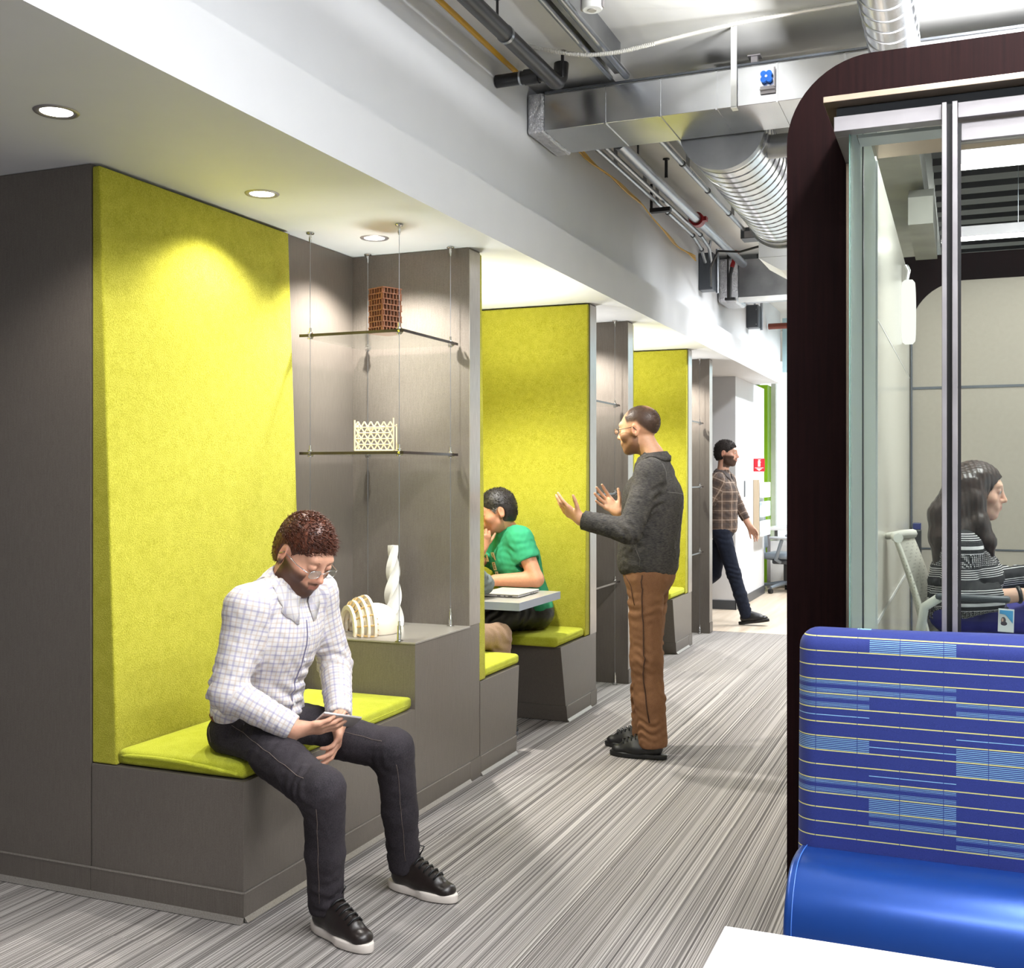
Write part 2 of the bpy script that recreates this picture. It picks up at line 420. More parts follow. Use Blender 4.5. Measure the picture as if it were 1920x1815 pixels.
# seat cushions
def cushion(label, x0, x1, y0, y1, z0=.4515, h=.062, fold=False):
    b = bmesh.new(); nx, ny = 26, 40
    me = MB()
    g = bmesh.new(); bmesh.ops.create_cube(g, size=1)
    bmesh.ops.subdivide_edges(g, edges=g.edges[:], cuts=14, use_grid_fill=True)
    for v in g.verts:
        u, w_, q = v.co.x*2, v.co.y*2, v.co.z*2       # -1..1
        # rounded pillow outline
        ex = 1-.06*max(0, abs(q))**4*.5
        x = (x0+x1)/2+u*(x1-x0)/2*ex; y = (y0+y1)/2+w_*(y1-y0)/2*ex
        edge = max(abs(u), abs(w_))
        z = z0+h/2+q*h/2*(1-.25*max(0, edge-.82)/.18*(1 if q > 0 else .15))
        if q > 0: z += .002*math.sin(u*3+1)*math.sin(w_*4)*(1-edge)
        v.co = Vector((x, y, z))
    me._merge(g)
    o = ob('seat_cushion', me, M['felt_seat'], None, 180, label, 'cushion', 'chartreuse seat cushions')
    # the welt folded along the sides
    m = MB(); zc = z0+h*.52
    if fold:
        pts = [(x0+.01+.5*(i/24.0)*0+(x1-x0-.03)*i/24.0, y0+.001-.006*math.sin(i/24.0*PI), zc-.004+.013*math.sin(i/24*PI*1.0+.3)-.006*(i/24.0)) for i in range(25)]
        m.tube(pts, [.004+.004*math.sin(min(1, i/3.0)*PI/2)*(1 if i < 22 else .6) for i in range(25)], 8)
    m.tube([(x1-.002, y0+.03+(y1-y0-.06)*i/12, zc-.01) for i in range(13)], .0035, 6)
    ob('welt', m, M['felt_seat'], o, 180)
    return o
c1 = cushion('chartreuse seat cushion under the man in the checked shirt', -2.645, FX-.012, 2.945, 4.112, fold=True)
cushion('chartreuse cushion stub on the near booth bench, beside the felt edge', -3.07, FX-.012, 4.885, 5.32)
cushion('chartreuse cushion under the man in the green T-shirt', -3.07, FX-.012, 5.905, 6.385)
cushion('chartreuse cushion on the hidden near bench of the far booth', -3.07, FX-.012, 7.515, 7.95)
cushion('chartreuse cushion right of the standing man in the far booth', -3.07, FX-.012, 8.535, 9.015)

# booth tables
def booth_table(label, yc):
    t = thing('booth_table', label, 'table', 'booth tables', (-2.6, yc, 0))
    ob('table_top', MB().box(-.47, .445, -.33, .305, .722, .765, .001, 1), M['table_grey'], t)
    ob('edge_band', MB().box(.4455, .4475, -.33, .305, .7225, .7645).box(-.47, .4475, -.332, -.3305, .7225, .7645), M['table_edge'], t)
    ob('bracket', MB().box(-.43, -.1, -.03, .03, .69, .7215), M['dgrey'], t)
    ob('pedestal', MB().cyl((-.40, 0, .012), (-.40, 0, .689), .035).lathe([(.11, 0), (.11, .008), (.04, .02)], (-.40, 0, .001)), M['steel'], t, 40)
    return t
booth_table('grey booth table with the laptop, in front of the man in green', 5.69)
booth_table('grey booth table of the far booth, hidden past the standing man', 8.32)

# ================================================================== downlights
def downlight(x, y, label):
    t = thing('downlight', label, 'ceiling light', 'recessed downlights', (x, y, 2.5))
    ob('trim_ring', MB().lathe([(.046, -.001), (.05, -.004), (.062, -.004), (.065, -.0005), (.046, -.0005)]), M['alu'], t, 60)
    ob('lens', MB().lathe([(0, -.0012), (.046, -.0012), (.046, -.0005), (0, -.0005)]), M['lamp'], t, 60)
    return t
DL = [(-2.461, 2.482, 'recessed downlight nearest the top left corner, before the grey wall'),
      (-2.455, 3.498, 'recessed downlight in front of the large felt panel'),
      (-2.444, 4.339, 'recessed downlight inside the first display niche'),
      (-2.46, 5.30, 'recessed downlight over the booth of the man in green'),
      (-2.444, 6.96, 'recessed downlight over the second display niche'),
      (-2.46, 7.95, 'recessed downlight over the far booth'),
      (-2.444, 9.59, 'recessed downlight over the third display niche')]
for x, y, lb in DL: downlight(x, y, lb)

# ================================================================== cable-hung glass shelves
def shelf_rack(label, y0, y1, heights, zfoot):
    """y0,y1: cable rows; glass plates clamped to four wires"""
    X0, X1 = -2.65, -2.21
    t = thing('cable_shelf_rack', label, 'shelf', 'cable-hung glass shelves', ((X0+X1)/2, (y0+y1)/2, zfoot))
    Lm = Matrix.Translation(-Vector(t.location))
    def mk(nm, b, mt, par=t, sm=50):
        b.bm.transform(Lm); return ob(nm, b, mt, par, sm)
    for (x, y) in ((X0, y0), (X1, y0), (X0, y1), (X1, y1)):
        mk('ceiling_mount', MB().lathe([(.0, 0), (.016, 0), (.018, -.004), (.016, -.008), (.006, -.01), (.006, -.034), (.003, -.046), (0, -.046)], (x, y, 2.4995), 16), M['chrome'])
        mk('wire', MB().cyl((x, y, zfoot+.06), (x, y, 2.46), .0012, n=6), M['steel'])
        mk('foot_tensioner', MB().lathe([(0, 0), (.018, 0), (.018, .003), (.010, .005), (.010, .036), (.0085, .038), (.0085, .062), (.005, .068), (.005, .084), (0, .085)], (x, y, zfoot+.0008), 14), M['chrome'])
    for z in heights:
        g = mk('glass_shelf', MB().box(X0-.04, X1+.03, y0-.022, y1+.012, z-.005, z+.005), M['shelf_glass'], t, None)
        mk('front_edge', MB().box(X0-.04, X1+.03, y0-.0255, y0-.0225, z-.006, z+.006).box(X1+.0305, X1+.0335, y0-.0255, y1+.012, z-.006, z+.006), M['glass_edge'], g, None)
        for (x, y) in ((X0, y0), (X1, y0), (X0, y1), (X1, y1)):
            mk('clamp', MB().lathe([(0, -.014), (.012, -.014), (.012, -.0055), (.0055, -.0055), (.0055, .0055), (.012, .0055), (.011, .016), (.0055, .019), (.0055, .036), (0, .036)], (x, y, z), 14)
               .cyl((x+.0, y-.012, z), (x+.022, y-.02, z-.001), .011, n=12), M['chrome'], g)
    return t
shelf_rack('two glass shelves on steel wires in the nearest niche, holding the small models', 4.135, 4.64, (2.045, 1.53), .731)
shelf_rack('three glass shelves on wires in the niche behind the standing man', 6.66, 7.26, (1.915, 1.313, .708), 0)
shelf_rack('three glass shelves on wires in the farthest niche', 9.29, 9.89, (1.91, 1.335, .745), 0)

# models on the shelves
def brown_tower(x, y, z):
    t = thing('model_tower', 'brown gridded model tower on the upper glass shelf', 'model', None, (x, y, z))
    t.rotation_euler = (0, 0, R(-24))
    w, h, nf = .053, .20, 8
    ob('core', MB().box(-w+.014, w-.014, -w+.014, w-.014, .001, h-.006), M['brown_dk'], t)
    b = MB()
    for i in range(nf+1):
        zz = .003+(h-.006)*i/nf; b.box(-w, w, -w, w, zz-.0024, zz+.0024)
    for side in range(4):
        Mr = Matrix.Rotation(side*PI/2, 4, 'Z')
        for f in range(nf):
            z0 = .003+(h-.006)*f/nf; z1 = .003+(h-.006)*(f+1)/nf
            for k in range(6):
                xx = -w+.004+(2*w-.008)*(k+.5*(f % 2)*.5)/5.5
                if xx > w-.003: continue
                b.box(xx-.0022, xx+.0022, -w+.0005, -w+.016, z0, z1, 0, 2, Mr)
    ob('facade_grid', b, M['brown'], t)
    return t
brown_tower(-2.342, 4.252, 2.0512)
def lattice_block(x, y, z):
    t = thing('lattice_model', 'cream openwork lattice model on the lower glass shelf', 'model', None, (x, y, z))
    t.rotation_euler = (0, 0, R(16))
    w, h, n = .172, .150, 6
    def face(yy, flip):
        b = MB(); s = w/n; rowh = s*.866; rows = 5
        def P(i, j): return Vector((-w/2+s*(i+.5*(j % 2)), yy, .004+rowh*j))
        ok = lambda p: abs(p.x) < w/2+.001
        for j in range(rows+1):
            for i in range(-1, n+1):
                a = P(i, j)
                if not ok(a): continue
                nb = [] if j == rows else [P(i+1, j)]
                if j < rows: nb += [P(i+(j % 2), j+1), P(i-1+(j % 2), j+1)]
                for c in nb:
                    if ok(c): b.cyl(a, c, .0034, n=5)
        b.cyl((-w/2, yy, .003), (w/2, yy, .003), .004, n=6); b.cyl((-w/2, yy, .003), (-w/2, yy, h*.9), .0035, n=6); b.cyl((w/2, yy, .003), (w/2, yy, h*.96), .0035, n=6)
        return b
    ob('lattice_face', face(-.03, 0), M['cream'], t)
    b = MB()
    for sx in (-w/2, w/2):
        b.cyl((sx, .03, .003), (sx, .03, .12), .003, n=6)
        for k in (0, 3): b.cyl((sx, -.03, .004+k*.036), (sx, .03, .004+k*.036), .003, n=6)
    b.cyl((-.03, -.03, .09), (.03, .03, .11), .004, n=6).box(-.03, .03, -.029, .029, .1, .103)
    b.box(-w/2, w/2, -.032, .032, .0008, .004)
    ob('cross_lattice', b, M['cream'], t)
    return t
lattice_block(-2.372, 4.222, 1.539)
def dome(x, y, z):
    t = thing('dome_model', 'cream dome model with ribbed lattice shells on the plinth', 'model', None, (x, y, z))
    t.rotation_euler = (0, 0, R(50))
    r = .105
    b = bmesh.new(); bmesh.ops.create_uvsphere(b, u_segments=40, v_segments=24, radius=r)
    bmesh.ops.bisect_plane(b, geom=b.verts[:]+b.edges[:]+b.faces[:], plane_co=(0, 0, -.03), plane_no=(0, 0, -1), clear_outer=True)
    hl = [e for e in b.edges if len(e.link_faces) == 1]
    bmesh.ops.edgeloop_fill(b, edges=hl)
    for v in b.verts: v.co = Vector((v.co.x*1.0+.045, v.co.y*.9, (v.co.z+.03)*.98+.001))
    m = MB(); m._merge(b); ob('dome', m, M['ivory'], t, 60)
    # four upright arched shells, growing towards the dome, tied by rungs
    def arch(xo, ro, ri, th):
        m = MB(); n = 18; a0 = -.30; a1 = PI+.30
        P = []
        for i in range(n+1):
            a = a0+(a1-a0)*i/n
            P.append((ro*math.cos(a), max(.001, ro*math.sin(a)+.03), ri*math.cos(a), max(.001, ri*math.sin(a)+.03)))
        for i in range(n):
            o0, z0, i0, w0 = P[i]; o1, z1, i1, w1 = P[i+1]
            m.prism([(o0, z0), (o1, z1), (i1, w1), (i0, w0)], xo, xo+th, 'x')
        bmesh.ops.remove_doubles(m.bm, verts=m.bm.verts[:], dist=1e-5)
        return m
    spec = [(-.012, .142, .116), (-.040, .134, .110), (-.066, .120, .098), (-.090, .100, .080)]
    for xo, ro, ri in spec: ob('arched_shell', arch(xo, ro, ri, .012), M['ivory'], t)
    m = MB()
    for (x0, r0, q0), (x1, r1, q1) in zip(spec, spec[1:]):
        for k in range(11):
            a = -.2+(PI+.4)*k/10
            rr0, rr1 = r0-.005, r1-.003
            p = (x0, rr0*math.cos(a), max(.004, rr0*math.sin(a)+.03)); q = (x1+.012, rr1*math.cos(a), max(.004, rr1*math.sin(a)+.03))
            m.tube([p, q], .0042, 5)
    for k in range(15):
        a = -.2+(PI+.4)*k/14
        m.tube([(-.008, .118*math.cos(a), max(.004, .118*math.sin(a)+.03)), (.02, .1*math.cos(a), max(.004, .1*math.sin(a)+.02))], .0028, 5)
    ob('rung', m, M['ivory_in'], t)
    return t
dome(-2.455, 4.285, .7312)
def twist(x, y, z):
    H = .375; b = bmesh.new(); n = 60; rings = []
    for i in range(n+1):
        f = i/n; a = 3.3*PI*.5*f
        rad = (.030*(1-f)**.9+.024)*(1-.06*math.sin(f*PI))
        ring = []
        for k in range(12):
            th = 2*PI*k/12; lob = 1.0 if k % 3 == 0 else .60
            ring.append(b.verts.new((rad*lob*math.cos(th+a), rad*lob*math.sin(th+a), H*f+.0005)))
        rings.append(ring)
    for A, B in zip(rings, rings[1:]):
        for k in range(12): b.faces.new((A[k], A[(k+1) % 12], B[(k+1) % 12], B[k]))
    b.faces.new(rings[0][::-1]); b.faces.new(rings[-1])
    m = MB(); m._merge(b)
    o = ob('twisted_tower_model', m, M['porcelain'], None, 24, 'tall white twisted tower model behind the dome on the plinth', 'model')
    o.location = (x, y, z); return o
twist(-2.47, 4.56, .7312)

# laptop on the booth table
lp = thing('laptop', 'closed silver laptop on the grey booth table', 'laptop', None, (-2.355, 5.72, .766))
lp.rotation_euler = (0, 0, R(90))
ob('base', MB().box(-.16, .16, -.115, .115, .003, .013, .003), M['alu'], lp)
ob('lid', MB().box(-.16, .16, -.115, .115, .0145, .021, .003), plain('pale_laptop_lid', (226, 220, 206), .3, .2), lp)
ob('port', MB().box(-.1608, -.1602, -.08, -.055, .006, .011).box(-.1608, -.1602, -.04, -.03, .006, .011).box(-.1608, -.1602, -.01, .01, .006, .011)
   .box(.02, .04, -.1158, -.1152, .006, .011).box(.06, .07, -.1158, -.1152, .006, .011), M['black'], lp)
ob('foot', MB().box(-.15, .15, -.1, .1, 0, .0028), M['black'], lp)

# ================================================================== overhead services
def pipe(name, label, pts, r, mat, cat='pipe', n=14, group=None):
    return ob(name, MB().tube(pts, r, n), mat, None, 60, label, cat, group)
bp = pipe('sprinkler_pipe', 'black iron pipe running along the ceiling above the white wall', [(-1.79, -1.5, 3.3), (-1.79, 4.9, 3.3), (-1.79, 4.95, 3.315), (-1.79, 4.985, 3.35), (-1.79, 5.0, 3.418)], .036, M['iron'])
ob('branch', MB().cyl((-1.79, 4.8, 3.3), (-2.045, 4.8, 3.3), .03).cyl((-1.9, 4.8, 3.3), (-1.83, 4.8, 3.3), .036), M['iron'], bp, 60)
ob('collar', MB().cyl((-1.79, 4.29, 3.3), (-1.79, 4.31, 3.3), .039).cyl((-1.925, 4.8, 3.3), (-1.915, 4.8, 3.3), .033), M['steel'], bp, 60)
ob('hanger_rod', MB().cyl((-1.79, 4.21, 3.337), (-1.79, 4.21, 3.42), .006, n=8).lathe([(.018, 0), (.018, -.006), (.006, -.012)], (-1.79, 4.21, 3.42), 14).cyl((-1.735, 4.86, 3.3), (-1.735, 4.86, 3.42), .008, n=8).lathe([(.02, 0), (.02, -.006), (.006, -.012)], (-1.735, 4.86, 3.42), 14), M['iron'], bp, 60)
sp = pipe('steel_pipe', 'thick steel pipe with a clamp under the ceiling past the big duct', [(-1.79, 5.95, 3.3), (-1.79, 9.75, 3.3)], .034, M['steel'])
ob('clamp', MB().cyl((-1.79, 7.9, 3.3), (-1.79, 7.98, 3.3), .05).box(-1.845, -1.72, 7.91, 7.97, 3.285, 3.315), M['red'], sp, 60)
ob('hanger_rod', MB().cyl((-1.79, 6.35, 3.334), (-1.79, 6.35, 3.42), .006, n=8).cyl((-1.72, 6.75, 3.3), (-1.72, 6.75, 3.42), .01, n=8).lathe([(.022, 0), (.022, -.006), (.006, -.012)], (-1.72, 6.75, 3.42), 14), M['iron'], sp, 60)
def conduit(label, pts, r=.014, mat='steel'):
    o = pipe('conduit', label, pts, r, M[mat], 'conduit', 10, 'steel conduits under the ceiling')
    b = MB()
    for f in (.3, .55, .8):
        p = Vector(pts[0]).lerp(Vector(pts[-1]), f) if len(pts) == 2 else Vector(pts[int(f*(len(pts)-1))])
        b.cyl(p+Vector((0, -.012, 0)), p+Vector((0, .012, 0)), r+.004, n=10)
    h = MB()
    sa, sb = max(zip(pts, pts[1:]), key=lambda q: (Vector(q[1])-Vector(q[0])).length)
    for f in (.35, .85):
        p = Vector(sa).lerp(Vector(sb), f)
        zc = 3.4195 if p.x < -1.62 else 3.5495
        ob('hanger_strap', MB().box(p.x-.012, p.x+.012, p.y-.001, p.y+.001, p.z, zc), M['galv_dull'], o)
    ob('coupling', b, M['iron'], o, 60); return o
conduit('steel conduit left of a pair, past the big duct', [(-1.925, 5.66, 3.29), (-1.925, 7.6, 3.29), (-1.93, 8.4, 3.29), (-1.95, 8.8, 3.26), (-1.97, 9.02, 3.2)])
conduit('steel conduit right of a pair, past the big duct, with a bent elbow', [(-1.70, 5.80, 3.385), (-1.79, 5.80, 3.385), (-1.85, 5.80, 3.37), (-1.87, 5.85, 3.32), (-1.87, 5.93, 3.29), (-1.87, 8.4, 3.29), (-1.89, 8.8, 3.27), (-1.92, 9.02, 3.2)])
conduit('thin conduit in front of the big duct, left of the flat channel', [(-1.60, -1, 3.385), (-1.60, 5.185, 3.385)], .013)
conduit('thick conduit in front of the big duct, right of the flat channel', [(-1.52, -1, 3.385), (-1.52, 5.185, 3.385)], .018)
conduit('conduit running from under the big duct to the junction box', [(-1.56, 5.66, 3.3), (-1.56, 8.5, 3.33)], .016)
conduit('conduit beside the spiral duct, right of the junction box', [(-1.46, 5.66, 3.3), (-1.46, 7.9, 3.32), (-1.405, 8.3, 3.42), (-1.38, 9.4, 3.42)], .015)
yel = MB().tube([(-1.98+.012*math.sin(y*2.1), y, 3.375+.01*math.sin(y*1.3)) for y in [(-1+i*.25) for i in range(25)]], .012, 8)
ob('yellow_cable', yel, M['yellow'], None, 60, 'yellow cable bundle along the top of the white wall, before the big duct', 'cable', 'yellow cables')
y2 = MB()
for k in range(3):
    y2.tube([(-2.02+.008*k+.006*math.sin(i*1.3+k), 5.7+i*.15, 3.29-.012*k-.09*math.sin(min(1, max(0, (i-10)/16))*PI)+.008*math.sin(i+k)) for i in range(22)], .005, 6)
yc2 = ob('yellow_cable', y2, M['yellow'], None, 60, 'sagging yellow cables past the big duct, along the white wall', 'cable', 'yellow cables')
ob('cable_tie', MB().box(-2.02, -2.0, 5.74, 5.75, 3.25, 3.419), M['black'], yc2)
fx = MB()
ctl = [Vector(c) for c in ((-1.84, 4.68, 3.395), (-1.74, 4.71, 3.37), (-1.60, 4.76, 3.345), (-1.45, 4.80, 3.35), (-1.3, 4.86, 3.39), (-1.1, 4.93, 3.44), (-.9, 4.99, 3.48), (-.6, 5.06, 3.515), (0, 5.1, 3.535))]
pts = []
for a, b_ in zip(ctl, ctl[1:]):
    for q in range(8): pts.append(a.lerp(b_, q/8))
for _ in range(6): pts = [pts[0]]+[(pts[q-1]+pts[q]*2+pts[q+1])/4 for q in range(1, len(pts)-1)]+[pts[-1]]
pts = [Vector(p) for p in pts]
fine = []
for a, b_ in zip(pts, pts[1:]):
    for q in range(5): fine.append(a.lerp(b_, q/5))
fx.tube(fine, [.0085 if i % 2 else .0115 for i in range(len(fine))], 8)
ob('armoured_cable', fx, M['flex'], None, 60, 'white armoured flexible cable snaking across the ceiling', 'cable')
ob('cable_channel', MB().box(-1.578, -1.548, -1, 5.18, 3.40, 3.5495), M['galv_dull'], None, None, 'flat metal channel between two conduits under the ceiling', 'channel')
det = thing('smoke_detector', 'white round detector housing hanging from the ceiling near the top edge', 'detector', None, (-1.445, 4.42, 3.5495))
ob('housing', MB().lathe([(.0, 0), (.044, 0), (.044, -.15), (.04, -.155), (.0, -.155)], n=28), M['white'], det, 50)
ob('lens', MB().lathe([(0, -.1555), (.02, -.1555), (.018, -.159), (0, -.159)], n=20), M['table_grey'], det, 50)
ob('bracket', MB().box(-.05, -.0445, -.01, .01, -.15, -.001).box(.0445, .05, -.01, .01, -.15, -.001), M['alu'], det)

# rectangular supply duct across the corridor
d1 = thing('air_duct', 'large rectangular galvanised duct crossing the corridor near the top', 'duct', 'rectangular ducts', (-.7, 5.4, 3.2))
L = Matrix.Translation(-d1.location)
ob('duct_body', MB().box(-1.958, .9, 5.21, 5.62, 3.175, 3.358, .002, 1, L), M['galv'], d1)
ob('foil_collar', MB().box(-2.046, -1.959, 5.2, 5.63, 3.165, 3.368, .012, 2, L), M['foil'], d1)
b = MB()
for x in (-1.637, -1.359, -1.084, -.80, -.5): b.box(x-.004, x+.004, 5.206, 5.624, 3.171, 3.3575, 0, 2, L)
ob('seam', b, M['galv'], d1)
ob('top_flange', MB().box(-1.95, .9, 5.196, 5.209, 3.3585, 3.368, 0, 2, L), M['dgrey'], d1)
ob('hanger_strap', MB().box(-1.012, -.985, 5.192, 5.2, 3.17, 3.549, 0, 2, L).box(-1.012, -.985, 5.192, 5.24, 3.165, 3.172, 0, 2, L), M['white'], d1)
ob('support_clip', MB().box(-.93, -.90, 5.26, 5.30, 3.368, 3.42, 0, 2, L).box(-.945, -.885, 5.25, 5.31, 3.42, 3.425, 0, 2, L), M['alu'], d1)
kn = thing('damper_handle', 'blue lobed damper knob on the face of the large duct', 'knob', None, (-.846, 5.195, 3.29))
kb = MB().cyl((0, .012, 0), (0, -.012, 0), .022, n=18)
for k in range(4):
    a = PI/4+k*PI/2; kb.cyl((.018*math.cos(a), .008, .018*math.sin(a)), (.018*math.cos(a), -.014, .018*math.sin(a)), .014, n=14)
ob('knob', kb, M['blue_knob'], kn, 40)
ob('screw', MB().cyl((0, -.0125, 0), (0, -.0165, 0), .006, n=10), M['chrome'], kn, 40)
ob('bracket', MB().box(-.03, .04, .004, .0095, -.075, -.04).box(-.03, .04, -.01, .004, -.06, -.055).box(.034, .04, -.008, .008, -.05, .04), M['alu'], kn)

# spiral round ducts
def spiral(name, label, c, r, y0, y1, pitch, cap=False, flange=False):
    t = thing(name, label, 'duct', 'round spiral ducts', (c[0], (y0+y1)/2, c[1]))
    Lm = Matrix.Translation(-Vector(t.location))
    m = MB().cyl((c[0], y0, c[1]), (c[0], y1, c[1]), r, n=56); m.bm.transform(Lm); ob('duct_body', m, M['galv'], t, 50)
    n = int((y1-y0)/pitch*28)
    pts = [(c[0]+(r+.001)*math.cos(2*PI*i/28), y0+.01+pitch*i/28, c[1]+(r+.001)*math.sin(2*PI*i/28)) for i in range(n)]
    m = MB().tube(pts, .0035, 5); m.bm.transform(Lm); ob('spiral_seam', m, M['galv_dull'], t, 60)
    if cap:
        m = MB().cyl((c[0], y0-.012, c[1]), (c[0], y0-.0005, c[1]), r+.006, n=56).cyl((c[0], y0-.0005, c[1]), (c[0], y0+.05, c[1]), r+.004, n=56)
        m.bm.transform(Lm); ob('end_cap', m, M['galv_dull'], t, 40)
    if flange:
        m = MB().cyl((c[0], y1-.09, c[1]), (c[0], y1, c[1]), r+.006, n=56).cyl((c[0], y1, c[1]), (c[0], y1+.02, c[1]), r+.022, n=56)
        m.bm.transform(Lm); ob('end_flange', m, M['galv_dull'], t, 40)
    return t
sd = spiral('spiral_duct', 'wide spiral duct with a round end cap behind the large duct', (-1.145, 3.225), .215, 5.65, 7.66, .105, True, True)
Lm = Matrix.Translation(-Vector(sd.location))
m = MB().cyl((-.95, 5.9, 3.17), (-.42, 5.9, 3.17), .062, n=28); m.bm.transform(Lm); ob('branch_tube', m, M['galv_dull'], sd, 50)
spiral('spiral_duct', 'slim spiral duct dropping in from the top edge above the dark portal', (-.277, 3.31), .105, 2.6, 5.16, .115)
# dropped white plenum and second duct farther on
ob('plenum_box', MB().box(-1.36, -.6, 8.0, 8.5, 3.0, 3.38, .004, 1).box(-1.0, -.96, 8.1, 8.14, 3.38, 3.549).prism([(-1.36, 3.0), (-.6, 3.0), (-.6, 2.9), (-1.2, 2.9)], 8.0, 8.5, 'y'), M['paint'], None, None, 'white tapered plenum box past the end of the wide spiral duct', 'duct box')
d2 = thing('air_duct', 'far rectangular duct with crumpled foil beside the electrical box', 'duct', 'rectangular ducts', (-1.5, 10.1, 3.2))
L = Matrix.Translation(-d2.location)
ob('foil_collar', MB().box(-2.046, -1.86, 9.88, 10.3, 2.99, 3.39, .03, 2, L), M['foil'], d2)
ob('hanger_rod', MB().cyl((-1.7, 9.95, 3.37), (-1.7, 9.95, 3.419), .006, n=6, caps=True), M['iron'], d2).data.transform(L)
ob('duct_body', MB().prism([(-1.858, 3.03), (-.3, 3.03), (-.3, 3.12), (-1.27, 3.13), (-1.5, 3.37), (-1.858, 3.37)], 9.9, 10.28, 'y', .002, L), M['galv_dull'], d2)
ob('flange', MB().box(-1.858, -.3, 9.88, 9.899, 2.985, 3.03, 0, 2, L), M['white'], d2)
def ebox(label, y, z0, z1):
    t = thing('electrical_box', label, 'electrical box', 'grey electrical boxes', (-2.0, y, z0))
    ob('enclosure', MB().box(-.049, .07, -.07, .07, 0, z1-z0, .004), M['dgrey'], t)
    ob('cover', MB().box(-.045, .066, -.075, -.0705, .005, z1-z0-.005, .001, 1), M['dgrey'], t)
    ob('screw', MB().cyl((.052, -.0752, .03), (.052, -.078, .03), .004, n=8).cyl((.052, -.0752, z1-z0-.05), (.052, -.078, z1-z0-.05), .004, n=8), M['chrome'], t, 40)
    ob('feed_conduit', MB().tube([(.02, .03, z1-z0), (.02, .03, z1-z0+.05), (.03, .03, 3.419-z0)], .012, 8).tube([(.09, .02, -.02), (.09, .02, z1-z0+.04)], .014, 8), M['steel'], t, 60)
    return t
ebox('grey electrical box on the white wall before the foil-wrapped duct', 9.2, 2.99, 3.30)
ebox('grey electrical box on the white wall past the foil-wrapped duct', 11.4, 2.95, 3.18)
rh = thing('pull_handle', 'red ring-topped pull handle beside the foil-wrapped duct', 'handle', None, (-1.9, 9.7, 3.0))
ob('rod', MB().tube([(0, 0, .0), (.005, 0, .2), (.02, 0, .27)], .016, 10).cyl((-.02, .02, 0), (-.02, .02, .419), .008, n=8).box(-.04, .05, -.02, .03, -.02, .002), M['black'], rh, 60)
ob('grip', MB().tube([(.02, 0, .27), (.045, 0, .36)], [.02, .016], 10).tube([(.05+.025*math.cos(a*PI/6), 0, .385+.025*math.sin(a*PI/6)) for a in range(12)], .008, 8, closed=True), M['red'], rh, 60)
jb = thing('junction_box', 'small grey junction box where conduits meet under the ceiling', 'junction box', None, (-1.5, 8.62, 3.3))
ob('box', MB().box(-.09, .08, -.08, .08, -.035, .05, .004).box(.03, .05, -.01, .01, .05, .249), M['dgrey'], jb)
ob('cover', MB().box(-.06, .05, -.083, -.0805, -.03, .02), M['alu'], jb)
ob('cable', MB().tube([(.08, 0, 0), (.17, .02, -.02), (.2, 0, -.06), (.1, -.1, -.1), (-.1, -.05, -.13), (-.28, 0, -.1), (-.36, .1, -.2), (-.42, .4, -.3)], .009, 8), M['black'], jb, 60)
bh = ob('cable_hook', MB().box(-1.97, -1.83, 7.28, 7.33, 3.225, 3.252).box(-1.97, -1.955, 7.29, 7.31, 3.252, 3.419), M['black'], None, None, 'black flat cable hook on the white wall under the steel pipe', 'hook')
ob('copper_pipe', MB().cyl((-2.03, 12.6, 3.12), (.5, 12.6, 3.12), .034, n=18).cyl((-1.8, 12.6, 3.15), (-1.8, 12.6, 3.419), .006, n=6).cyl((.2, 12.6, 3.15), (.2, 12.6, 3.549), .006, n=6), M['copper'], None, 60, 'rust-red pipe crossing below the ceiling far away', 'pipe')
ob('aqua_panel', MB().box(-2.04, .8, 13.7, 13.75, 2.70, 3.36).cyl((-1.9, 13.72, 3.36), (-1.9, 13.72, 3.419), .004, n=6).cyl((.5, 13.72, 3.36), (.5, 13.72, 3.549), .004, n=6), M['aqua'], None, None, 'pale aqua hanging panel below the ceiling at the far end', 'panel')
# ================================================================== far end furniture
sg = thing('fire_sign', 'red fire extinguisher sign projecting from the white wall', 'sign', None, (-2.185, 12.9, 1.56))
ob('plate', MB().box(-.064, .064, -.003, .003, -.075, .075, .002, 1), plain('sign_red', (206, 24, 44), .4), sg)
s_ = MB().box(-.014, .014, -.0045, -.0035, -.018, .048).box(-.006, .006, -.0045, -.0035, .05, .058).box(-.012, .02, -.0045, -.0035, .058, .064).prism([(.012, .05), (.022, .03), (.018, .028), (.01, .046)], -.0045, -.0035, 'y')
s_.box(-.05, .05, -.0045, -.0035, -.036, -.03).prism([(-.034, -.042), (.034, -.042), (.0, -.068)], -.0045, -.0035, 'y')
ob('pictogram', s_, M['white'], sg)
ob('wall_bracket', MB().box(-.068, -.0645, -.01, .01, -.07, .07), M['alu'], sg)
br = thing('brochure_rack', 'maple-sided brochure rack on the white wall below the red sign', 'rack', None, (-2.2485, 12.9, .7))
ob('side_panel', MB().box(0, .066, -.03, 0, 0, .69, .002, 1), M['maple'], br)
ob('back_panel', MB().box(0, .02, .001, .6, 0, .69), M['white'], br)
for k in range(3):
    ob('brochure', MB().box(.07, .1, -.02, .58, .03+k*.225, .21+k*.225, .002, 1), plain('brochure_print_%d' % k, [(228, 236, 240), (206, 226, 236), (236, 238, 238)][k], .3, var=.25, scale=18), br)
ob('switch_plate', MB().box(-2.2495, -2.243, 12.3, 12.35, 1.2, 1.38), M['dgrey'], None, None, 'narrow dark switch plate on the white wall beside the brochure rack', 'switch')
dk = thing('desk', 'white desk by the far windows behind the office chair', 'desk', None, (-1.6, 14.6, 0))
ob('desk_top', MB().box(-.75, .9, -.35, .35, .74, .77, .003), M['table_white'], dk)
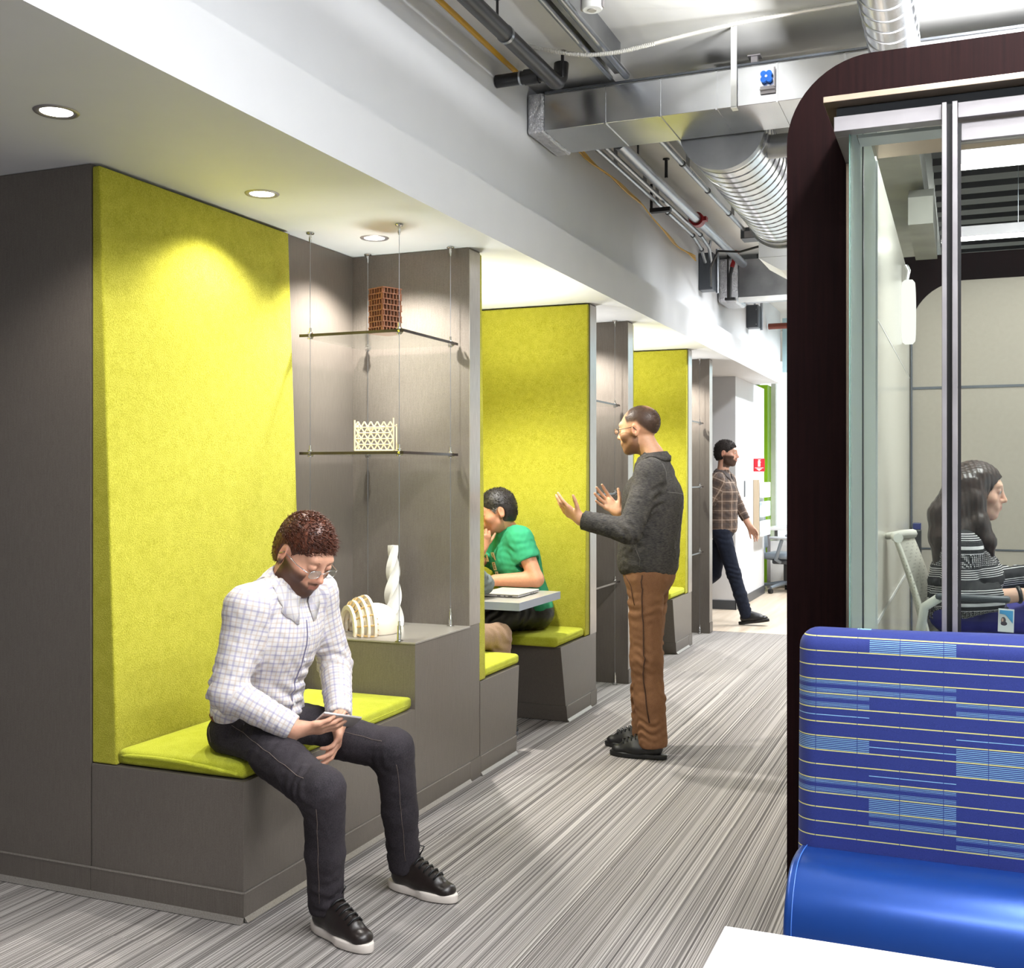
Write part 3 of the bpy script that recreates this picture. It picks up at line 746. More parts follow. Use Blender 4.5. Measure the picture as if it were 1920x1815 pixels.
for sx in (-.7, .85):
    for sy in (-.3, .3): ob('leg', MB().box(sx-.02, sx+.02, sy-.02, sy+.02, .002, .74), M['alu'], dk)
ob('pedestal', MB().box(-.7, -.35, -.28, .3, .06, .6, .004), M['white'], dk)
pp = ob('papers', MB().box(-2.25, -1.95, 14.35, 14.6, .771, .79).box(-2.2, -2.0, 14.4, 14.55, .79, .80), M['screen'], None, None, 'stack of papers on the white desk at the far end', 'papers')
oc = thing('office_chair', 'grey office chair with star base at the far end', 'chair', None, (-2.02, 13.85, 0))
oc.rotation_euler = (0, 0, R(80))
gchair = plain('blue_grey_plastic', (122, 132, 142), .4)
ob('seat', MB().box(-.24, .24, -.24, .24, .42, .49, .03, 3), gchair, oc, 60)
ob('backrest', MB().box(-.22, .22, .235, .27, .56, 1.02, .015, 2, Matrix.Rotation(R(-6), 4, 'X')), gchair, oc, 60)
ob('back_support', MB().tube([(0, .1, .40), (0, .27, .42), (0, .29, .6)], .025, 8), gchair, oc, 60)
ob('mechanism', MB().box(-.12, .12, -.12, .14, .35, .418, .02), M['dgrey'], oc, 60)
ob('gas_lift', MB().cyl((0, 0, .12), (0, 0, .35), .028), M['black'], oc, 60)
for sx in (-1, 1):
    a_ = ob('armrest', MB().tube([(sx*.16, .02, .38), (sx*.29, .03, .42), (sx*.3, -.05, .66)], .022, 8), gchair, oc, 60)
    ob('arm_pad', MB().box(sx*.3-.05, sx*.3+.05, -.18, .1, .665, .70, .015), plain('pale_arm_pad', (170, 174, 178), .5), a_, 60)
for k in range(5):
    a = 2*PI*k/5+.3
    l_ = ob('base_leg', MB().tube([(0, 0, .12), (.3*math.cos(a), .3*math.sin(a), .075)], [.03, .018], 8), gchair, oc, 60)
    ob('caster', MB().cyl((.3*math.cos(a)-.02*math.sin(a), .3*math.sin(a)+.02*math.cos(a), .031), (.3*math.cos(a)+.02*math.sin(a), .3*math.sin(a)-.02*math.cos(a), .031), .029, n=16), M['black'], l_, 50)
# background equipment under the far desk
cbx = ob('storage_box', MB().box(-2.42, -2.36, 13.9, 14.2, .002, .42, .004), M['white'], None, None, 'white storage box on the floor beside the office chair', 'box')

# ================================================================== glass meeting pod on the right
YP = 3.40
def arc(cx, cz, r, a0, a1, n=14): return [(cx+r*math.cos(R(a0+(a1-a0)*i/n)), cz+r*math.sin(R(a0+(a1-a0)*i/n))) for i in range(n+1)]
pf = thing('portal_frame', 'dark wenge wood portal with rounded corner around the glass room', 'portal', None, (-.03, YP, 0))
L = Matrix.Translation(-pf.location)
xo, zi, zo, r_ = -.493, 2.45, 2.678, .25
left = [(xo, 0)]+[(xo, zo-r_)][:0]+list(reversed(arc(xo+r_, zo-r_, r_, 90, 180)))[:0]+arc(xo+r_, zo-r_, r_, 180, 90)+[(-.0345, zo), (-.0345, zi), (-.322, zi), (-.322, 0)]
ob('side_panel', MB().prism(left, YP, YP+.14, 'y', 0, L), M['wenge'], pf, 30)
ob('top_panel', MB().box(-.0343, 2.9, YP, YP+.14, zi, zo, 0, 2, L), M['wenge'], pf)
ob('soffit_lining', MB().box(-.29, 2.8, YP+.141, 4.28, 2.605, 2.63, 0, 2, L), M['bronze'], pf)
struct('floor_pod', MB().box(-.30, 3.0, 3.42, 7.25, 0.0005, .33), M['dgrey'])
struct('wall_pod_left', MB().box(-.36, -.298, 4.30, 7.09, .001, 2.62), M['cream_wall'])
struct('trim_pod_left', MB().box(-.2975, -.294, 4.31, 7.08, .875, .89).box(-.2975, -.2965, 4.31, 7.08, 2.02, 2.025), M['white'])
bw = [(-.297, .331)]+[(-.297, 2.3)]+[(-.297+.30-.30*math.cos(R(a)), 2.3+.30*math.sin(R(a))) for a in range(6, 91, 7)]+[(3.0, 2.6), (3.0, .331)]
struct('wall_pod_back', MB().prism(bw, 7.1, 7.16, 'y'), M['beige'])
struct('trim_pod_back', MB().box(-.29, 3, 7.094, 7.0995, 1.955, 1.97).box(-.29, 3, 7.094, 7.0995, .99, 1.0).box(-.292, -.282, 7.08, 7.0995, .34, 2.3), M['dgrey'])
struct('wall_pod_rear', MB().box(-.49, 3.2, 7.2, 7.35, 0, 2.78), M['wenge'])
def frosted():
    t = NT('frosted_film'); tr = t.n('ShaderNodeBsdfTransparent'); tr.inputs[0].default_value = srgb(226, 234, 232)
    d = t.n('ShaderNodeBsdfTranslucent'); d.inputs[0].default_value = srgb(236, 240, 239)
    e = t.n('ShaderNodeBsdfDiffuse'); e.inputs[0].default_value = srgb(224, 231, 230)
    a = t.n('ShaderNodeMixShader', i_Fac=.5); t.l(d.outputs[0], a.inputs[1]); t.l(e.outputs[0], a.inputs[2])
    m = t.n('ShaderNodeMixShader', i_Fac=.75); t.l(tr.outputs[0], m.inputs[1]); t.l(a.outputs[0], m.inputs[2])
    t.l(m.outputs[0], t.out.inputs[0]); return t.m
# header, track, mullions, panes
gf = thing('glass_front', 'aluminium framed sliding glass front set in the dark portal', 'glazed screen', None, (-.05, 3.2, 0))
L = Matrix.Translation(-gf.location)
ob('canopy_strip', MB().box(-.346, 2.6, 3.045, 3.399, 2.430, 2.446, .001, 1, L), M['bronze'], gf)
ob('track', MB().box(-.318, 2.6, 3.10, 3.135, 2.4005, 2.4295, .004, 2, L), M['dgrey'], gf)
ob('header', MB().box(-.322, -.051, 3.08, 3.135, 2.36, 2.40, .001, 1, L).box(-.012, 2.6, 3.08, 3.135, 2.36, 2.40, .001, 1, L).box(-.322, -.288, 3.1355, 3.399, 2.36, 2.40, .001, 1, L), M['alu'], gf)
for x0, x1 in ((-.0505, -.0385), (-.0255, -.0125)):
    ob('mullion', MB().box(x0, x1, 3.065, 3.12, .33, 2.40, .001, 1, L), M['alu'], gf)
ob('gasket', MB().box(-.038, -.026, 3.085, 3.115, .33, 2.40, 0, 2, L).box(-.012, -.004, 3.09, 3.12, .33, 2.35, 0, 2, L), M['black'], gf)
ob('door_rail', MB().box(-.004, 2.6, 3.10, 3.14, 2.305, 2.352, .001, 1, L), M['alu'], gf)
ob('jamb', MB().box(-.3212, -.304, 3.401, 3.46, .335, 2.359, .001, 1, L), M['bronze'], gf)
ob('glass_pane', MB().box(-.003, 2.6, 3.115, 3.125, .34, 2.304, 0, 2, L), M['glass'], gf, label='sliding door pane')
ob('glass_pane', MB().box(-.283, -.052, 3.122, 3.13, .34, 2.359, 0, 2, L), M['glass'], gf, label='narrow fixed pane')
ob('return_pane', MB().box(-.286, -.280, 3.1355, 3.40, .34, 2.40, 0, 2, L), frosted(), gf)
ob('glass_edge', MB().box(-.2865, -.2835, 3.118, 3.135, .34, 2.36, 0, 2, L), M['green_edge'], gf)
ob('inner_trim', MB().box(-.279, -.05, 3.30, 3.39, 2.40, 2.43, 0, 2, L), M['white'], gf)
ob('side_glass', MB().box(-.306, -.299, 3.462, 3.545, .335, 2.44, 0, 2, L).box(-.306, -.299, 3.5455, 4.29, .335, 2.6, 0, 2, L), frosted(), gf, label='frosted side pane')
ob('seal', MB().box(-.2985, -.295, 3.69, 3.72, .335, 2.59, 0, 2, L).box(-.307, -.295, 3.4605, 3.466, .335, 2.36, 0, 2, L), M['dgrey'], gf)
ob('end_post', MB().box(-.31, -.292, 4.2905, 4.30, .335, 2.6, 0, 2, L), M['white'], gf)
# interior services
scn_ = thing('wall_sconce', 'white disc wall light near the back corner of the glass room', 'wall light', None, (-.296, 6.2, 2.30))
ob('opal_drum', MB().lathe([(0, .0), (.16, 0), (.17, .012), (.17, .05), (.155, .062), (0, .062)], n=40, M=Matrix.Rotation(R(90), 4, 'Y')), M['sconce'], scn_, 50)
ob('mounting_stem', MB().tube([(.02, 0, .16), (.03, 0, .22), (.015, 0, .25)], .012, 8), M['chrome'], scn_, 60)
def linear_light(label, y, z, x0, x1):
    t = thing('linear_pendant_light', label, 'pendant light', 'linear pendant lights', (x0, y, z))
    ob('housing', MB().box(0, x1-x0, -.035, .035, .012, .07, .002, 1), M['alu'], t)
    ob('diffuser', MB().box(.002, x1-x0-.002, -.033, .033, 0, .0115), M['led'], t)
    b = MB()
    for q in (.3, (x1-x0)*.6, x1-x0-.2): b.cyl((q, 0, .07), (q, 0, (3.549 if y < 5.7 else 3.299)-z), .0015, n=5)
    ob('suspension_wire', b, M['steel'], t)
    return t
linear_light('nearer white linear pendant light over the glass room', 5.1, 2.75, -.02, 2.4)
linear_light('farther white linear pendant light over the glass room', 6.6, 2.74, -.02, 2.4)
ob('metal_deck', MB().box(-.28, 4.5, 5.7, 12, 3.30, 3.34), M['slat_lt'], None, None, 'grey metal deck panel above the glass room', 'ceiling panel')
for k in range(18):
    bf = ob('ceiling_baffle', MB().box(-.16, 4.4, 5.82+.30*k, 5.97+.30*k, 3.2, 3.299), M['slat_dk'])
    setp(bf, 'dark ceiling baffle hanging above the glass room, one of a row', 'baffle', 'dark baffles above the glass room')
ob('concrete_beam', MB().box(-.40, -.19, 5.3, 9.4, 2.95, 3.16), M['conc'], None, None, 'grey concrete beam seen above the cream wall of the glass room', 'beam')
ob('hanging_box', MB().prism([(6.0, 2.86), (6.1, 2.92), (7.0, 2.92), (7.0, 2.72), (6.0, 2.72)], -.26, -.14, 'x'), M['conc'], None, None, 'grey hanging box light beside the concrete beam', 'box')
wd = thing('wall_outlet', 'black device with blue top mounted in the corner of the glass room', 'outlet', None, (-.26, 7.05, 1.02))
ob('body', MB().box(-.02, .03, -.03, .03, -.12, .09, .006), M['black'], wd)
ob('cap', MB().box(-.018, .028, -.028, .028, .091, .13, .004), plain('navy_plastic', (30, 40, 96), .4), wd)

# mesh chairs inside
chair_white = plain('white_shell', (238, 236, 226), .4, var=.02)
def perf():
    t = NT('perforated_white'); v = t.coords('Object', (1, 1, 1)); vo = t.n('ShaderNodeTexVoronoi'); vo.inputs['Scale'].default_value = 70
    vo.inputs['Randomness'].default_value = 0; t.l(v, vo.inputs['Vector'])
    col = t.ramp(vo.outputs['Distance'], [(.18, srgb(178, 174, 158)), (.34, srgb(236, 232, 218))])
    return t.bsdf(col, .45)
M['perf'] = perf()
def mesh_chair(label, x, y, rz):
    t = thing('mesh_chair', label, 'chair', 'white meeting chairs', (x, y, .3305)); t.rotation_euler = (0, 0, R(rz))
    # faces +x
    ob('seat', MB().box(-.23, .24, -.23, .23, .40, .45, .02, 3), chair_white, t, 60)
    b = bmesh.new(); nu, nv = 12, 14; g = []
    for i in range(nu+1):
        row = []
        for j in range(nv+1):
            u = -1+2*i/nu; v = j/nv
            row.append(b.verts.new((-.21-.085*v-.03*v*v+.05*u*u*(1-.3*v), u*(.21-.02*v), .45+.40*v)))
        g.append(row)
    for i in range(nu):
        for j in range(nv): b.faces.new((g[i][j], g[i+1][j], g[i+1][j+1], g[i][j+1]))
    m = MB(); m._merge(b); bk = ob('backrest', m, M['perf'], t, 180)
    sd_ = bk.modifiers.new('solid', 'SOLIDIFY'); sd_.thickness = .012
    ob('top_rail', MB().tube([(-.325+.05*(q/8.0-1)**2*.7, (q/8.0-1)*.195, .852) for q in range(17)], .02, 8).tube([(-.33, -.06, .855), (-.36, -.03, .85), (-.36, .03, .85), (-.33, .06, .855)], .014, 8), chair_white, bk, 60)
    for sy in (-1, 1):
        a = ob('armrest', MB().tube([(-.2, sy*.2, .42), (-.19, sy*.315, .5), (-.17, sy*.35, .60), (-.12, sy*.35, .635)], .018, 8), chair_white, t, 60)
        ob('arm_pad', MB().box(-.13, .13, sy*.35-.022, sy*.35+.022, .63, .655, .01), M['dgrey'], a, 60)
    ob('column', MB().cyl((0, 0, .08), (0, 0, .4), .03), M['alu'], t, 60)
    for k in range(4):
        a = PI/4+k*PI/2
        ob('base_leg', MB().tube([(0, 0, .09), (.28*math.cos(a), .28*math.sin(a), .045)], [.028, .016], 8).ball((.28*math.cos(a), .28*math.sin(a), .025), .024), M['alu'], t, 60)
    return t
mesh_chair('white meeting chair under the woman in the striped top', .07, 4.83, -6)
mesh_chair('white meeting chair behind the woman, at the white table', .30, 5.72, -10)
mt = thing('meeting_table', 'white meeting table in the glass room beside the woman', 'table', None, (.9, 5.55, .33))
ob('table_top', MB().box(-.62, .9, -.42, .42, .765, .80, .003), M['table_white'], mt)
ob('pedestal', MB().cyl((.15, 0, .012), (.15, 0, .764), .05).lathe([(.3, 0), (.3, .01), (.05, .03)], (.15, 0, .0015)), M['alu'], mt, 40)

# ================================================================== blue booth sofa and white table in front
def sofa_fabric():
    t = NT('blue_striped_upholstery'); tc = t.n('ShaderNodeTexCoord'); sp = t.n('ShaderNodeSeparateXYZ'); t.l(tc.outputs['Object'], sp.inputs[0])
    X, Z = sp.outputs[0], sp.outputs[2]
    P = .0362
    zr = t.math('DIVIDE', Z, P); row = t.math('FLOOR', zr); fz = t.math('FRACT', zr)
    yl = t.math('MULTIPLY', t.math('LESS_THAN', fz, .075), 1.0)
    # blocks of pale blue pinstripes, 0.205 m wide, random per (block,row)
    bx = t.math('FLOOR', t.math('DIVIDE', X, .205))
    cb = t.n('ShaderNodeCombineXYZ'); t.l(bx, cb.inputs[0]); t.l(row, cb.inputs[1])
    wn = t.n('ShaderNodeTexWhiteNoise', noise_dimensions='2D'); t.l(cb.outputs[0], wn.inputs['Vector']); w = wn.outputs['Value']
    def lines(n, width, lo, hi):
        f = t.math('FRACT', t.math('MULTIPLY', fz, n)); l1 = t.math('LESS_THAN', f, width)
        return t.math('MULTIPLY', l1, t.math('MULTIPLY', t.math('GREATER_THAN', fz, lo), t.math('LESS_THAN', fz, hi)))
    A = lines(8, .34, .12, .99); B = lines(10, .3, .12, .42); Bc = lines(10, .3, .72, .99); Cc = lines(2, .1, .45, .6)
    selA = t.math('LESS_THAN', w, .14); selB = t.math('MULTIPLY', t.math('GREATER_THAN', w, .14), t.math('LESS_THAN', w, .36)); selC = t.math('MULTIPLY', t.math('GREATER_THAN', w, .36), t.math('LESS_THAN', w, .5))
    pale = t.math('ADD', t.math('ADD', t.math('MULTIPLY', A, selA), t.math('MULTIPLY', t.math('ADD', B, Bc), selB)), t.math('MULTIPLY', Cc, selC))
    pale = t.math('MINIMUM', pale, 1.0)
    # vertical breaks
    fx_ = t.math('FRACT', t.math('DIVIDE', t.math('ADD', X, .03), .1025)); brk = t.math('GREATER_THAN', fx_, .016)
    n_ = t.noise(tc.outputs['Object'], 900, 2)
    base = t.ramp(n_, [(.3, srgb(33, 44, 108)), (.7, srgb(47, 60, 134))])
    col = t.mix(t.math('MULTIPLY', pale, t.math('MULTIPLY', brk, .9)), base, srgb(150, 200, 232))
    col = t.mix(t.math('MULTIPLY', yl, t.math('MULTIPLY', brk, .95)), col, srgb(222, 216, 130))
    return t.bsdf(col, .75, 0, .25, n_, .15, .001, Sheen_Weight=.1)
leather = plain('metallic_blue_vinyl', (20, 68, 150), .31, .5, .6, var=.05, scale=3, bscale=220, bstr=.05, bdist=.0006, Coat_Weight=.25, Coat_Roughness=.25)
sf = thing('booth_sofa', 'blue booth sofa with striped back and glossy vinyl seat', 'sofa', None, (.6, 2.85, 0))
L = Matrix.Translation(-sf.location)
b = bmesh.new(); bmesh.ops.create_cube(b, size=1)
for v in b.verts: v.co = Vector((.75+v.co.x*2.30, 2.983+v.co.y*.12, .67+v.co.z*.73))
bmesh.ops.bevel(b, geom=b.edges[:], offset=.05, segments=6, profile=.5, affect='EDGES')
bmesh.ops.subdivide_edges(b, edges=[e for e in b.edges if e.calc_length() > .3], cuts=10)
for v in b.verts:
    v.co.y += .03*(v.co.z-.4)/.6-.012
    v.co.z += .004*math.sin(v.co.x*6)*(1 if v.co.z > .9 else 0)
m = MB(); m._merge(b); m.bm.transform(L); ob('backrest', m, sofa_fabric(), sf, 60)
prof = [(2.985, .20), (2.985, .462), (2.93, .474), (2.86, .484), (2.80, .488)]
prof += [(2.78-.15*math.sin(R(a)), .338+.15*math.cos(R(a))) for a in range(6, 91, 6)]
prof += [(2.63, .25), (2.634, .14), (2.66, .12), (2.985, .12)]
m = MB().prism(prof, -.392, 1.9, 'x', 0, L); bmesh.ops.bevel(m.bm, geom=[e for e in m.bm.edges if abs(e.verts[0].co.x-e.verts[1].co.x) < 1e-4], offset=.012, segments=3, profile=.5, affect='EDGES')
ob('seat', m, leather, sf, 40)
m = MB()
pp_ = [(-.372, y, z+.001) for (y, z) in prof[1:-3]]
m.tube([(x, y-.0015 if z < .45 else y, z+.0015) for x, y, z in pp_], .0012, 5); m.bm.transform(L)
ob('stitching', m, plain('blue_thread', (70, 120, 210), .5), sf, 60)
ob('plinth', MB().box(-.37, 1.88, 2.70, 2.98, .001, .119, 0, 2, L), M['black'], sf)
tb = thing('cafe_table', 'white tabletop corner in the foreground at the bottom right', 'table', None, (.5, 1.3, 0))
L = Matrix.Translation(-tb.location)
ob('table_top', MB().box(-.338, 1.4, .92, 1.688, .712, .74, .0015, 2, L), M['table_white'], tb)
ob('pedestal', MB().cyl((.03, 0, .012), (.03, 0, .7115), .04).lathe([(.28, 0), (.28, .01), (.045, .03)], (.03, 0, .001)), M['dgrey'], tb, 40)

# ================================================================== figures: blended solids meshed with surface nets
V3 = lambda *a: np.array(a, dtype=np.float64)
def nrm(v): return v/(np.linalg.norm(v)+1e-12)
class Solid:
    def __init__(s, lo, hi, h):
        s.h = h; s.lo = np.array(lo, float); s.n = np.ceil((np.array(hi)-s.lo)/h).astype(int)+1
        s.D = np.full(s.n, .5, np.float32)
        s.ax = [(s.lo[i]+np.arange(s.n[i])*h).astype(np.float32) for i in range(3)]
    def win(s, lo, hi):
        a = np.clip(np.floor((np.array(lo)-s.lo)/s.h).astype(int), 0, s.n); b = np.clip(np.ceil((np.array(hi)-s.lo)/s.h).astype(int)+1, 0, s.n)
        if (b <= a).any(): return None
        sl = tuple(slice(a[i], b[i]) for i in range(3))
        P = (s.ax[0][sl[0]][:, None, None], s.ax[1][sl[1]][None, :, None], s.ax[2][sl[2]][None, None, :])
        return sl, P
    def comb(s, sl, d, k, mode):
        o = s.D[sl]
        if mode == 'sub':
            d = -d
            if k > 0:
                h = np.maximum(k-np.abs(o-d), 0)/k; s.D[sl] = np.maximum(o, d)+h*h*k*.25
            else: s.D[sl] = np.maximum(o, d)
        else:
            if k > 0:
                h = np.maximum(k-np.abs(o-d), 0)/k; s.D[sl] = np.minimum(o, d)-h*h*k*.25
            else: s.D[sl] = np.minimum(o, d)
    def cap(s, a, b, ra, rb=None, k=.02, mode='add', flat=None):
        """tapered capsule; flat=(axis vector, factor) squashes the section along an axis"""
        rb = ra if rb is None else rb; a = np.array(a, float); b = np.array(b, float)
        m = max(ra, rb)*1.15+k+.012
        w = s.win(np.minimum(a, b)-m, np.maximum(a, b)+m)
        if w is None: return s
        sl, P = w; ba = b-a; L2 = float(ba@ba)+1e-12
        px, py, pz = P[0]-a[0], P[1]-a[1], P[2]-a[2]
        t = np.clip((px*ba[0]+py*ba[1]+pz*ba[2])/L2, 0, 1)
        qx, qy, qz = px-t*ba[0], py-t*ba[1], pz-t*ba[2]
        if flat is not None:
            f = nrm(np.array(flat[0], float)); q = (qx*f[0]+qy*f[1]+qz*f[2])*(1/flat[1]-1)
            qx, qy, qz = qx+q*f[0], qy+q*f[1], qz+q*f[2]
        d = np.sqrt(qx*qx+qy*qy+qz*qz)-(ra+(rb-ra)*t)
        if flat is not None: d = d*min(1, flat[1]*1.15)
        s.comb(sl, d.astype(np.float32), k, mode); return s
    def ell(s, c, r, F=None, k=.02, mode='add'):
        c = np.array(c, float); r = np.array(r, float); F = np.eye(3) if F is None else F
        ext = np.sqrt(((F*r)**2).sum(1))+k+.012
        w = s.win(c-ext, c+ext)
        if w is None: return s
        sl, P = w; p = [P[i]-c[i] for i in range(3)]
        q = [(p[0]*F[0, j]+p[1]*F[1, j]+p[2]*F[2, j]) for j in range(3)]
        k0 = np.sqrt(sum((q[j]/r[j])**2 for j in range(3))); k1 = np.sqrt(sum((q[j]/r[j]**2)**2 for j in range(3)))+1e-9
        s.comb(sl, (k0*(k0-1)/k1).astype(np.float32), k, mode); return s
    def box(s, c, r, F=None, rad=.01, k=.01, mode='add'):
        c = np.array(c, float); r = np.array(r, float); F = np.eye(3) if F is None else F
        ext = np.abs(F) @ r+k+.012
        w = s.win(c-ext, c+ext)
        if w is None: return s
        sl, P = w; p = [P[i]-c[i] for i in range(3)]
        q = [np.abs(p[0]*F[0, j]+p[1]*F[1, j]+p[2]*F[2, j])-r[j]+rad for j in range(3)]
        d = np.sqrt(sum(np.maximum(x, 0)**2 for x in q))+np.minimum(np.maximum(np.maximum(q[0], q[1]), q[2]), 0)-rad
        s.comb(sl, d.astype(np.float32), k, mode); return s
    def chain(s, pts, rs, k=.02, **kw):
        for i in range(len(pts)-1): s.cap(pts[i], pts[i+1], rs[i], rs[i+1], k, **kw)
        return s
    def cut(s, c, n, rad, k=.0):
        """cut away everything beyond plane (c,n) within radius rad of c"""
        c = np.array(c, float); n = nrm(np.array(n, float)); w = s.win(c-rad, c+rad)
        if w is None: return s
        sl, P = w; x, y, z = P[0]-c[0], P[1]-c[1], P[2]-c[2]
        pl = x*n[0]+y*n[1]+z*n[2]; ball = np.sqrt(x*x+y*y+z*z)-rad
        s.comb(sl, np.maximum(-pl, ball).astype(np.float32), k, 'sub'); return s
    def folds(s, c, axis, rad, amp, wl, seed=0, along=None):
        """cloth folds: ripples across `axis` around c"""
        c = np.array(c, float); ax = nrm(np.array(axis, float)); w = s.win(c-rad, c+rad)
        if w is None: return s
        sl, P = w; x, y, z = P[0]-c[0], P[1]-c[1], P[2]-c[2]
        r2 = (x*x+y*y+z*z)/(rad*rad); fall = np.clip(1-r2, 0, 1)**2
        o = nrm(np.cross(ax, V3(.3, .5, .8))); o2 = np.cross(ax, o)
        u = x*ax[0]+y*ax[1]+z*ax[2]; v = x*o[0]+y*o[1]+z*o[2]; q = x*o2[0]+y*o2[1]+z*o2[2]
        ph = 6.283/wl*(u+.35*np.sin(v/wl*2.1+seed)*wl+.3*np.sin(q/wl*1.7+seed*2)*wl)
        wv = np.sin(ph+seed); wv = np.sign(wv)*np.abs(wv)**.7
        msk = np.clip(.45+.8*np.sin(v/wl*1.15+seed*3.1)*np.cos(q/wl*.9+seed*1.7), 0, 1)
        s.D[sl] += (amp*fall*wv*msk).astype(np.float32); return s
    def rough(s, amp, wl, seed=0):
        X, Y, Z = s.ax[0][:, None, None], s.ax[1][None, :, None], s.ax[2][None, None, :]
        f = 6.283/wl
        n = np.sin(f*X+1.7*np.sin(f*.6*Z+seed)+seed)*np.sin(f*.9*Y+1.5*np.sin(f*.5*X+seed*2))+.6*np.sin(f*1.3*Z+1.9*np.sin(f*.7*Y+seed))
        s.D += (amp*n).astype(np.float32); return s
    def mesh(s):
        D = s.D; I = (D < 0)
        n = s.n-1
        cnt = np.zeros(n, np.uint8)
        for dx in (0, 1):
            for dy in (0, 1):
                for dz in (0, 1):
                    cnt += I[dx:dx+n[0], dy:dy+n[1], dz:dz+n[2]]
        act = np.argwhere((cnt > 0) & (cnt < 8)).astype(np.int32)
        idx = np.full(n, -1, np.int32); idx[act[:, 0], act[:, 1], act[:, 2]] = np.arange(len(act))
        acc = np.zeros((len(act), 3)); num = np.zeros(len(act))
        def val(o): return D[act[:, 0]+o[0], act[:, 1]+o[1], act[:, 2]+o[2]]
        corners = {(a, b, c): val((a, b, c)) for a in (0, 1) for b in (0, 1) for c in (0, 1)}
        for o, v0 in corners.items():
            for ax in range(3):
                if o[ax]: continue
                o1 = list(o); o1[ax] = 1; v1 = corners[tuple(o1)]
                m = (v0 < 0) != (v1 < 0)
                t = np.where(m, v0/(v0-v1+1e-20), 0)
                p = np.tile(np.array(o, float), (len(act), 1)); p[:, ax] = t
                acc[m] += p[m]; num += m
        Vt = s.lo+(act+acc/np.maximum(num, 1)[:, None])*s.h
        F = []
        for ax in range(3):
            u, v = (ax+1) % 3, (ax+2) % 3
            sl0 = [slice(1, n[i]) for i in range(3)]; sl0[ax] = slice(0, n[ax])
            sl1 = list(sl0); sl1[ax] = slice(1, n[ax]+1)
            a = I[tuple(sl0)]; b = I[tuple(sl1)]
            e = np.argwhere(a != b)
            if len(e) == 0: continue
            flip = a[e[:, 0], e[:, 1], e[:, 2]]
            e = e+np.array([0 if i == ax else 1 for i in range(3)])
            def g(du, dv):
                q = e.copy(); q[:, u] -= du; q[:, v] -= dv
                return idx[q[:, 0], q[:, 1], q[:, 2]]
            Q = np.stack([g(1, 1), g(0, 1), g(0, 0), g(1, 0)], 1)
            Q[~flip] = Q[~flip][:, ::-1]
            F.append(Q)
        F = np.concatenate(F); F = F[(F >= 0).all(1)]
        return Vt, F
def solid_obj(name, S, mat, parent=None, attrs=None, smooth_it=1, **kw):
    Vt, F = S.mesh()
    # light relaxation of the lattice
    for _ in range(smooth_it):
        E = np.concatenate([F[:, [0, 1]], F[:, [1, 2]], F[:, [2, 3]], F[:, [3, 0]]])
        acc = np.zeros_like(Vt); num = np.zeros(len(Vt))
        for a, b in ((0, 1), (1, 0)):
            for c in range(3): acc[:, c] += np.bincount(E[:, a], Vt[E[:, b], c], len(Vt))
            num += np.bincount(E[:, a], minlength=len(Vt))
        Vt = Vt*.5+.5*acc/np.maximum(num, 1)[:, None]
    me = bpy.data.meshes.new(name)
    me.vertices.add(len(Vt)); me.vertices.foreach_set('co', Vt.astype(np.float32).ravel())
    me.loops.add(F.size); me.loops.foreach_set('vertex_index', F.astype(np.int32).ravel())
    me.polygons.add(len(F)); me.polygons.foreach_set('loop_start', np.arange(0, F.size, 4, dtype=np.int32))
    me.polygons.foreach_set('loop_total', np.full(len(F), 4, np.int32))
    me.polygons.foreach_set('use_smooth', np.ones(len(F), bool))
    me.update(calc_edges=True); me.validate()
    if attrs:
        for nm, fn in attrs.items():
            val = fn(Vt)
            if val.shape[1] == 4:
                at = me.attributes.new(nm, 'FLOAT_COLOR', 'POINT'); at.data.foreach_set('color', val.astype(np.float32).ravel())
            else:
                at = me.attributes.new(nm, 'FLOAT_VECTOR', 'POINT'); at.data.foreach_set('vector', val.astype(np.float32).ravel())
    o = bpy.data.objects.new(name, me); COL.objects.link(o); me.materials.append(mat)
    if parent is not None: o.parent = parent
    return setp(o, **kw), Vt, F

def frame(yaw, pitch=0, roll=0):
    """columns forward, left, up; pitch>0 looks down; roll>0 tips to the left shoulder... degrees"""
    y, p, r = R(yaw), R(pitch), R(roll)
    f = V3(math.cos(y)*math.cos(p), math.sin(y)*math.cos(p), -math.sin(p))
    l = V3(-math.sin(y), math.cos(y), 0); u = np.cross(f, l)
    l2 = l*math.cos(r)-u*math.sin(r); u2 = np.cross(f, l2)
    return np.stack([f, l2, u2], 1)

